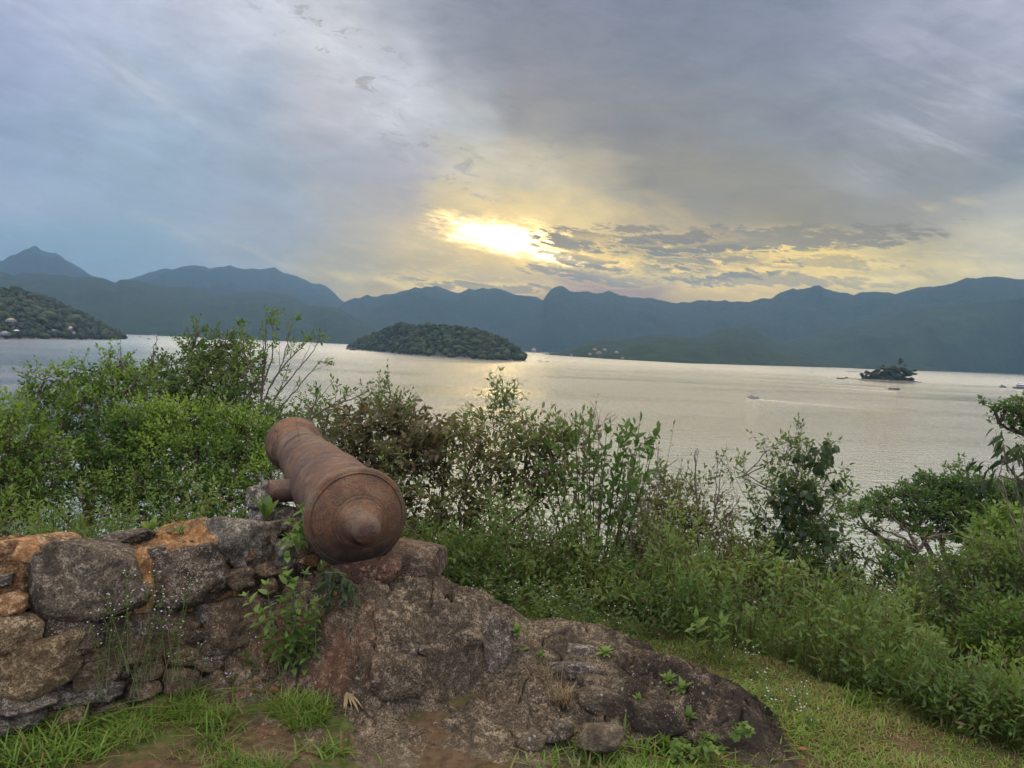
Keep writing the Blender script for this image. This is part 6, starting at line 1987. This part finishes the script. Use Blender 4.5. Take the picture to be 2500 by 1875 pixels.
# clover like patch at the bottom
rg = np.random.default_rng(440)
for i, (px, py, lab) in enumerate([(1700, 1850, 'patch of round leaved herbs under the right end of the rock'), (1790, 1830, 'round leaved herb at the right foot of the rock'), (1640, 1860, 'round leaved herb cut by the bottom edge')]):
    b_ = ground_pt(px, min(py, 1870))
    st = [b_ + np.array([rg.normal() * .05, rg.normal() * .05, rg.uniform(.03, .08)]) for _ in range(9)]
    weed('round_leaved_herb', lab, b_, st, .030, .85, 'ovate', 'fresh', 441 + i, nl=4, hang=.1, r=.0015, start=.6, group='round leaved herbs')
b_ = rock_pt(1815, 1800)
weed('round_leaved_herb', 'small herb with pale green leaves on the dark side of the rock', b_ + [0, -.02, 0], [at(1815, 1772, 3.15), at(1800, 1790, 3.15), at(1830, 1785, 3.15)], .032, .8, 'ovate', 'fresh', 448, nl=4, r=.0015, start=.5, group='round leaved herbs')

# fallen leaves
for i, (px, py, s_, lab) in enumerate([(300, 1768, .055, 'orange brown dead leaf on the soil below the wall'), (120, 1850, .05, 'brown dead leaf among the long grass at the lower left'), (735, 1755, .05, 'rust coloured dead leaf left of the rock'), (1945, 1835, .05, 'brown dead leaf in the grass right of the rock'), (680, 1690, .045, 'orange dead leaf at the foot of the light green weed'), (850, 1705, .035, 'small yellow leaf on the rock under the red clay'), (905, 1570, .03, 'small yellow leaf on the upper rock')]):
    p_ = rock_pt(px, py)
    rgx = np.random.default_rng(460 + i)
    a_ = rgx.uniform(0, 6.28)
    v, f, t = leaf_mesh((p_ + [0, 0, .012])[None], np.array([[cos(a_), sin(a_), .1]]), np.array([[.1, -.3, 1.]]), s_, .55, 'ovate', .5, -.2, np.array([[rgx.uniform(.2, .9), 0, 0]]))
    o = make_mesh('dead_leaf', v, f, LF['dead'], tint=t, smooth=True)
    tag(o, lab, 'leaf', 'fallen leaves')
root = empty('straw_bundle', rock_pt(845, 1730), 'bundle of dry straw coloured blades lying on the rock toe', 'dead leaves')
rgx = np.random.default_rng(480)
D_ = np.array([[cos(a), sin(a), -.05] for a in rgx.uniform(-1.9, -.6, 9)])
v, f, t = leaf_mesh(np.repeat((rock_pt(845, 1705) + [0, 0, .03])[None], 9, 0), D_, np.repeat(np.array([[0, 0, 1.]]), 9, 0), rgx.uniform(.08, .14, 9), .10, 'lance', .3, .25, np.column_stack([rgx.uniform(.5, 1, 9), np.zeros(9), np.zeros(9)]))
part('blades', v, f, LF['dry'], root, tint=t)
# ================================================================== boats, pier, houses
def mp(name, c, rough=.5, metal=0.):
    m, n, b, out = new_mat(name)
    p = n.coord('Object')
    f = n.noise(p, 3., 4, .6)
    n.set(b.inputs['Base Color'], n.mix(n.mapr(f, .3, .7), tuple(x * .8 for x in c) + (1,), (*c, 1)))
    b.inputs['Roughness'].default_value = rough
    b.inputs['Metallic'].default_value = metal
    return m


B_white = mp('white boat paint', (.74, .71, .66), .45)
B_grey = mp('grey blue boat paint', (.20, .20, .22), .5)
B_dark = mp('dark hull paint', (.07, .06, .075), .5)
B_glass = mp('tinted boat glass', (.03, .035, .045), .15)
B_wood = mp('weathered wood', (.16, .09, .055), .8)
B_roof = mp('terracotta roof', (.30, .13, .08), .8)
B_wall = mp('pale plaster', (.38, .36, .33), .8)
B_thatch = mp('thatched roof', (.30, .26, .19), .9)


def box(c, s, bev=0.):
    x, y, z = s
    v = np.array([[i * x / 2, j * y / 2, k * z / 2] for i in (-1, 1) for j in (-1, 1) for k in (-1, 1)]) + np.asarray(c)
    if bev:
        top = v[:, 2] > c[2]
        v[top, :2] = c[:2] + (v[top, :2] - np.asarray(c)[:2]) * (1 - bev)
    return v, [np.array([(0, 1, 3, 2), (4, 6, 7, 5), (0, 4, 5, 1), (2, 3, 7, 6), (0, 2, 6, 4), (1, 5, 7, 3)])]


def hull(L, Wd, H, sheer=.25):
    """bow towards -x"""
    ns, nc = 15, 9
    V = []
    for i in range(ns):
        t = i / (ns - 1)
        x = -L / 2 + L * t
        w = Wd / 2 * min(1, (t / .45) ** .6) if t < .45 else Wd / 2 * (1 - .15 * (t - .45) / .55)
        w = max(w, .02)
        top = H * (1 + sheer * (1 - t) ** 2)
        for j in range(nc):
            a = -1 + 2 * j / (nc - 1)
            V.append([x + (1 - t) * .06 * L * (1 - abs(a)) * 1.0, a * w, -0.35 * H + (top + .35 * H) * abs(a) ** 1.6])
    V = np.array(V)
    f = [grid_faces(ns, nc)]
    # deck
    dk = []
    for i in range(ns):
        dk += [V[i * nc], V[i * nc + nc - 1]]
    dk = np.array(dk) - [0, 0, .06]
    return merge([(V, f), (dk, [grid_faces(ns, 2)])])[:2]


def boat(name, label, px, py, L, yaw, kind, group=None, hullm=None):
    c = on_z(px, py, WATER)
    # yaw 0: bow to picture left
    ang = math.atan2(c[0], c[1])
    R = rot_z(-ang + yaw)
    root = empty(name, (c[0], c[1], WATER), label, 'boat', group)

    def P(nm, vf, mt, parent=None):
        v = vf[0] @ R.T + [c[0], c[1], WATER]
        return part(nm, v, vf[1], mt, parent or root)
    if kind == 'cabin':
        P('hull', hull(L, L * .33, L * .13), hullm or B_white)
        P('cabin', box((-.02 * L, 0, L * .19), (L * .38, L * .24, L * .14), .18), B_white)
        P('window', box((-.03 * L, 0, L * .20), (L * .34, L * .25, L * .055), .1), B_glass)
        P('canopy', box((.06 * L, 0, L * .40), (L * .30, L * .24, L * .02)), B_dark)
        for sx_, sy_ in ((-1, -1), (-1, 1), (1, -1), (1, 1)):
            v, f = tubes([[.06 * L + sx_ * L * .13, sy_ * L * .1, L * .24]], [[.06 * L + sx_ * L * .14, sy_ * L * .11, L * .40]], .025, .025)
            P('post', (v, f), B_grey)
        P('cockpit_seat', box((.36 * L, 0, L * .14), (L * .16, L * .24, L * .06)), B_grey)
    elif kind == 'canopy':
        P('hull', hull(L, L * .28, L * .11, .6), hullm or B_dark)
        P('canopy', box((-.16 * L, 0, L * .30), (L * .50, L * .22, L * .02)), B_grey)
        for sx_ in (-.38, -.2, .05):
            for sy_ in (-1, 1):
                v, f = tubes([[sx_ * L, sy_ * L * .1, L * .08]], [[sx_ * L, sy_ * L * .1, L * .30]], .04, .04)
                P('post', (v, f), B_white)
        P('bench', box((.2 * L, 0, L * .10), (L * .3, L * .2, L * .05)), B_wood)
    elif kind == 'house':
        P('hull', hull(L, L * .32, L * .12, .15), hullm or B_grey)
        P('cabin', box((.0, 0, L * .24), (L * .62, L * .26, L * .22), .06), B_white)
        P('window', box((.0, 0, L * .26), (L * .56, L * .27, L * .07), .02), B_glass)
        P('wheelhouse', box((.08 * L, 0, L * .42), (L * .28, L * .22, L * .14), .12), B_white)
        v, f = tubes([[.1 * L, 0, L * .48]], [[.1 * L, 0, L * .8]], .06, .03)
        P('mast', (v, f), B_grey)
    elif kind == 'sail':
        P('hull', hull(L, L * .28, L * .09), hullm or B_white)
        P('cabin', box((0, 0, L * .12), (L * .3, L * .16, L * .06), .15), B_white)
        v, f = tubes([[-.05 * L, 0, L * .05]], [[-.05 * L, 0, L * 1.15]], .07, .04)
        P('mast', (v, f), B_white)
    elif kind == 'small':
        P('hull', hull(L, L * .32, L * .12), hullm or B_dark)
        P('bench', box((0, 0, L * .08), (L * .14, L * .26, L * .03)), B_wood)
        P('outboard_motor', box((.5 * L, 0, L * .12), (L * .06, L * .06, L * .16)), B_dark)
    return root


boat('motor_boat', 'white cabin motor boat with a small top canopy, heading left across the open bay', 1838, 972, 7.2, radians(-12), 'cabin')
boat('passenger_boat', 'dark wooden boat with a raised awning just below the islet', 2183, 951, 9.6, radians(180 - 8), 'canopy')
boat('moored_boat', 'pale boxy boat moored alone near the right edge', 2449, 946, 9.5, radians(150), 'house')
boat('moored_boat', 'large grey blue boat with a long deckhouse cut by the right edge', 2492, 949, 17., radians(185), 'house', hullm=B_grey)
boat('dinghy', 'small dark dinghy at the right edge below the large moored boat', 2496, 973, 3.6, radians(20), 'small')
boat('dinghy', 'small dark boat at the right edge just above the tree tips', 2492, 984, 4.0, radians(-10), 'small')
boat('dinghy', 'tiny open boat between the peaked mountains and the islet', 1982, 909, 6.0, radians(0), 'small')
boat('fishing_boat', 'tiny dark boat with a raised stern right of the wooded island', 1335, 883, 6.5, radians(160), 'canopy')
boat('canoe', 'low dark canoe left of the tiny dark boat by the wooded island', 1318, 882, 7.0, 0, 'small')
boat('canoe', 'lone dark speck of a canoe further right of the wooded island', 1402, 886, 4.5, radians(30), 'small')
boat('canoe', 'long low dark canoe left of the islet pier', 2052, 925, 10.5, 0, 'small')
rg = np.random.default_rng(500)
mar = [(292, 812, 'sail'), (300, 813, 'cabin'), (307, 814, 'cabin'), (315, 814.5, 'sail'), (322, 814, 'cabin'), (330, 816, 'cabin'), (338, 816, 'cabin'), (347, 817, 'sail'), (355, 817, 'cabin'), (362, 818, 'cabin'), (372, 818.5, 'cabin'), (380, 818.5, 'cabin'), (388, 819.5, 'cabin')]
first = {}
for i, (x_, y_, k_) in enumerate(mar):
    lab = 'white yacht with a tall mast moored in the far marina' if k_ == 'sail' else 'small white motor yacht moored in the row of the far marina'
    y_ = 813.5 + (x_ - 290) * .058 + rg.uniform(0, 1.5)
    boat('yacht', lab, x_, y_, rg.uniform(12, 19), rg.uniform(-.6, .6), k_, 'yachts moored in the far marina')
for i, (x_, y_) in enumerate([(341, 823), (363, 828), (297, 824), (520, 834), (548, 836)]):
    boat('anchored_boat', ['dark boat anchored off the marina, left one of the pair', 'dark boat anchored off the marina, right one of the pair', 'boat anchored off the headland tip', 'white boat anchored before the forested ridge, seen through the tree tops', 'second white boat anchored before the forested ridge'][i], x_, y_, 9., rg.uniform(-.5, .5), 'cabin', 'boats anchored off the marina', hullm=B_dark if i < 2 else None)

# pier of the islet
ipy = lambda x: 925.5 + (x - 2065) * .045
pa, pb = on_z(2064, 925, WATER), on_z(2128, 929, WATER)
d_ = norm((pb - pa)[None])[0]
n_ = np.array([-d_[1], d_[0], 0])
root = empty('pier', pa, 'long dark wooden pier reaching left from the islet', 'pier')
Lp = np.linalg.norm(pb - pa)
V = np.array([pa + d_ * s * Lp + n_ * w + [0, 0, z] for s in (0, 1) for w in (-1.2, 1.2) for z in (.9, 1.25)])
part('deck', V, [np.array([(0, 1, 3, 2), (4, 6, 7, 5), (0, 4, 5, 1), (2, 3, 7, 6), (0, 2, 6, 4), (1, 5, 7, 3)])], B_wood, root)
for k in range(9):
    q = pa + d_ * Lp * k / 8
    v, f = tubes([q + [0, 0, -1.5]], [q + [0, 0, 1.0]], .22, .22, 6)
    part('pile', v, f, B_wood, root)
V, F_ = box((0, 0, 0), (3., 2., 1.6))
part('cabin', V + pa + d_ * 1.5 + [0, 0, 2.0], F_, B_wood, root)
pa, pb = on_z(2072, 907.5, WATER), on_z(2104, 908.5, WATER)
root = empty('floating_platform', pa, 'low floating platform left of the islet, further off', 'platform')
for k in range(2):
    q = pa + (pb - pa) * (.25 + .5 * k)
    V, F_ = box((0, 0, .3), (np.linalg.norm(pb - pa) * .42, 5, 1.0))
    part('float', V @ rot_z(-math.atan2(q[0], q[1])).T + q, F_, B_dark, root)


def house(name, label, px, py, depth, w, h, roofm, wallm, group=None, cat='house', hip=True, posts=False):
    c = at(px, py, depth)
    R = rot_z(-math.atan2(c[0], c[1]))
    root = empty(name, c, label, cat, group)
    v, f = box((0, 0, h / 2), (w, w * .7, h))
    if posts:
        P0 = np.array([[sx_ * w * .45, sy_ * w * .3, 0] for sx_ in (-1, 1) for sy_ in (-1, 1)])
        for q in P0:
            v, f = tubes([q - [0, 0, 3]], [q + [0, 0, h]], .2, .2)
            part('post', v @ R.T + c, f, B_wood, root)
    else:
        part('wall', v @ R.T + c - [0, 0, 1.0], f, wallm, root)
        for k in (-.28, .05, .3):
            v, f = box((k * w, -w * .36, h * .5), (w * .13, .12, h * .36))
            part('window', v @ R.T + c - [0, 0, 1.0], f, B_glass, root)
    e = 1.18
    V = np.array([[-w / 2 * e, -w * .35 * e, 0], [w / 2 * e, -w * .35 * e, 0], [w / 2 * e, w * .35 * e, 0], [-w / 2 * e, w * .35 * e, 0], [-w * .15, 0, w * .26], [w * .15, 0, w * .26]])
    F_ = [np.array([(0, 3, 2, 1), (0, 1, 5, 4), (2, 3, 4, 5)]), np.array([(1, 2, 5), (3, 0, 4)])]
    part('roof', (V + [0, 0, h - (1.0 if not posts else 0) + .02]) @ R.T + c, F_, roofm, root)
    return root


house('shore_pavilion', 'white tent roofed pavilion on the headland shore', 40, 812, 1165, 7.5, 2.6, B_white, B_white, cat='pavilion', posts=True)
house('shore_house', 'long low roofed boathouse at the left edge of the headland', 12, 817, 1165, 14, 2.6, B_grey, B_wall)
house('shore_house', 'pale roofed house among the trees high on the headland', 27, 785, 1230, 15, 2.5, B_thatch, B_wall)
house('shore_house', 'white house between the trees in the middle of the headland', 172, 805, 1190, 5, 4.5, B_white, B_wall)
house('shore_house', 'small low house just below the white house on the headland', 180, 814, 1185, 5, 2.6, B_grey, B_wall)
house('shore_house', 'tiny pale roof left of the white house on the headland', 131, 807, 1190, 4.5, 2.2, B_thatch, B_wall)
house('tower_building', 'two storey pinkish building on the far shore right of the wooded island', 1303, 860, 2750, 16, 14, B_roof, B_wall, cat='building')
for i, (x_, y_, w_, lab) in enumerate([(1452, 855, 12, 'upper left white house on the wooded point'), (1476, 856, 12, 'upper right white house on the wooded point'), (1462, 864, 18, 'long pale house on the wooded point shore'), (1505, 862, 12, 'right hand white house on the wooded point'),
                                       (1440, 866, 10, 'low shore house left of the long pale house'), (1395, 868, 7, 'small bright hut at the waterline left of the wooded point'), (1520, 876, 9, 'small white hut on the shore right of the point houses')]):
    house('far_house', lab, x_, y_, 2150 if x_ > 1400 else 2300, w_, 4.0, [B_roof, B_grey][i % 2], B_wall, 'houses on the far shore')
# dock at the headland
pa, pb = on_z(-60, 824, WATER), on_z(56, 824.5, WATER)
root = empty('dock', pa, 'pale dock along the headland waterline at the far left', 'dock')
d_ = norm((pb - pa)[None])[0]
n_ = np.array([-d_[1], d_[0], 0])
Lp = np.linalg.norm(pb - pa)
V = np.array([pa + d_ * s * Lp + n_ * w + [0, 0, z] for s in (0, 1) for w in (0, 3.) for z in (1.0, 1.5)])
part('deck', V, [np.array([(0, 1, 3, 2), (4, 6, 7, 5), (0, 4, 5, 1), (2, 3, 7, 6), (0, 2, 6, 4), (1, 5, 7, 3)])], B_wall, root)
for k in range(8):
    q = pa + d_ * Lp * k / 7 + n_ * 1.5
    v, f = tubes([q + [0, 0, -1.5]], [q + [0, 0, 1.1]], .2, .2, 6)
    part('pile', v, f, B_wood, root)
# boulders off the tip of the wooded island
for i, (x_, y_, s_, lab) in enumerate([(849, 853, 5.5, 'dark rounded boulder off the left tip of the wooded island'), (862, 855, 8, 'pale boulder forming the left tip of the wooded island'), (1277, 879, 5, 'dark boulder at the right tip of the wooded island')]):
    c = on_z(x_, y_, WATER)
    v, f = stone((s_, s_, s_ * .62), 800 + i, sub=4, rough=.06)
    o = make_mesh('boulder', v + c + [0, 0, .6], [f], S_grey, smooth=True)
    tag(o, lab, 'rock')
# pale boulders on the near beach seen through the bushes
rg = np.random.default_rng(520)
for i in range(4):
    px = 2140 + 40 * i
    p_ = ground_at(px, rg.uniform(80, 88))
    s_ = rg.uniform(.7, 2.2)
    v, f = stone((s_, s_, s_ * .6), 820 + i, sub=3, rough=.06)
    o = make_mesh('beach_boulder', v + p_, [f], S_grey, smooth=True)
    tag(o, ['leftmost grey boulder on the beach at the water gap', 'second grey boulder from the left on the beach', 'third grey boulder from the left on the beach', 'rightmost grey boulder on the beach, by the dark tree'][i], 'rock', 'boulders on the near beach')
# ================================================================== haze
m = bpy.data.materials.new('haze air')
m.use_nodes = True
m.node_tree.nodes.clear()
n = NT(m.node_tree)
pv = n.n.new('ShaderNodeVolumePrincipled')
pv.inputs['Color'].default_value = (.33, .61, 1.0, 1)
pv.inputs['Density'].default_value = HAZE
pv.inputs['Anisotropy'].default_value = 0.5
oo = n.n.new('ShaderNodeOutputMaterial')
n.l.new(pv.outputs[0], oo.inputs['Volume'])
x0, x1, y0, y1, z0, z1 = -11500., 11500., -3500., 11500., WATER - 3.2, HAZE_TOP
V = np.array([(x, y, z) for x in (x0, x1) for y in (y0, y1) for z in (z0, z1)])
o = make_mesh('haze', V, [np.array([(0, 1, 3, 2), (4, 6, 7, 5), (0, 4, 5, 1), (2, 3, 7, 6), (0, 2, 6, 4), (1, 5, 7, 3)])], m)
tag(o, kind='stuff')
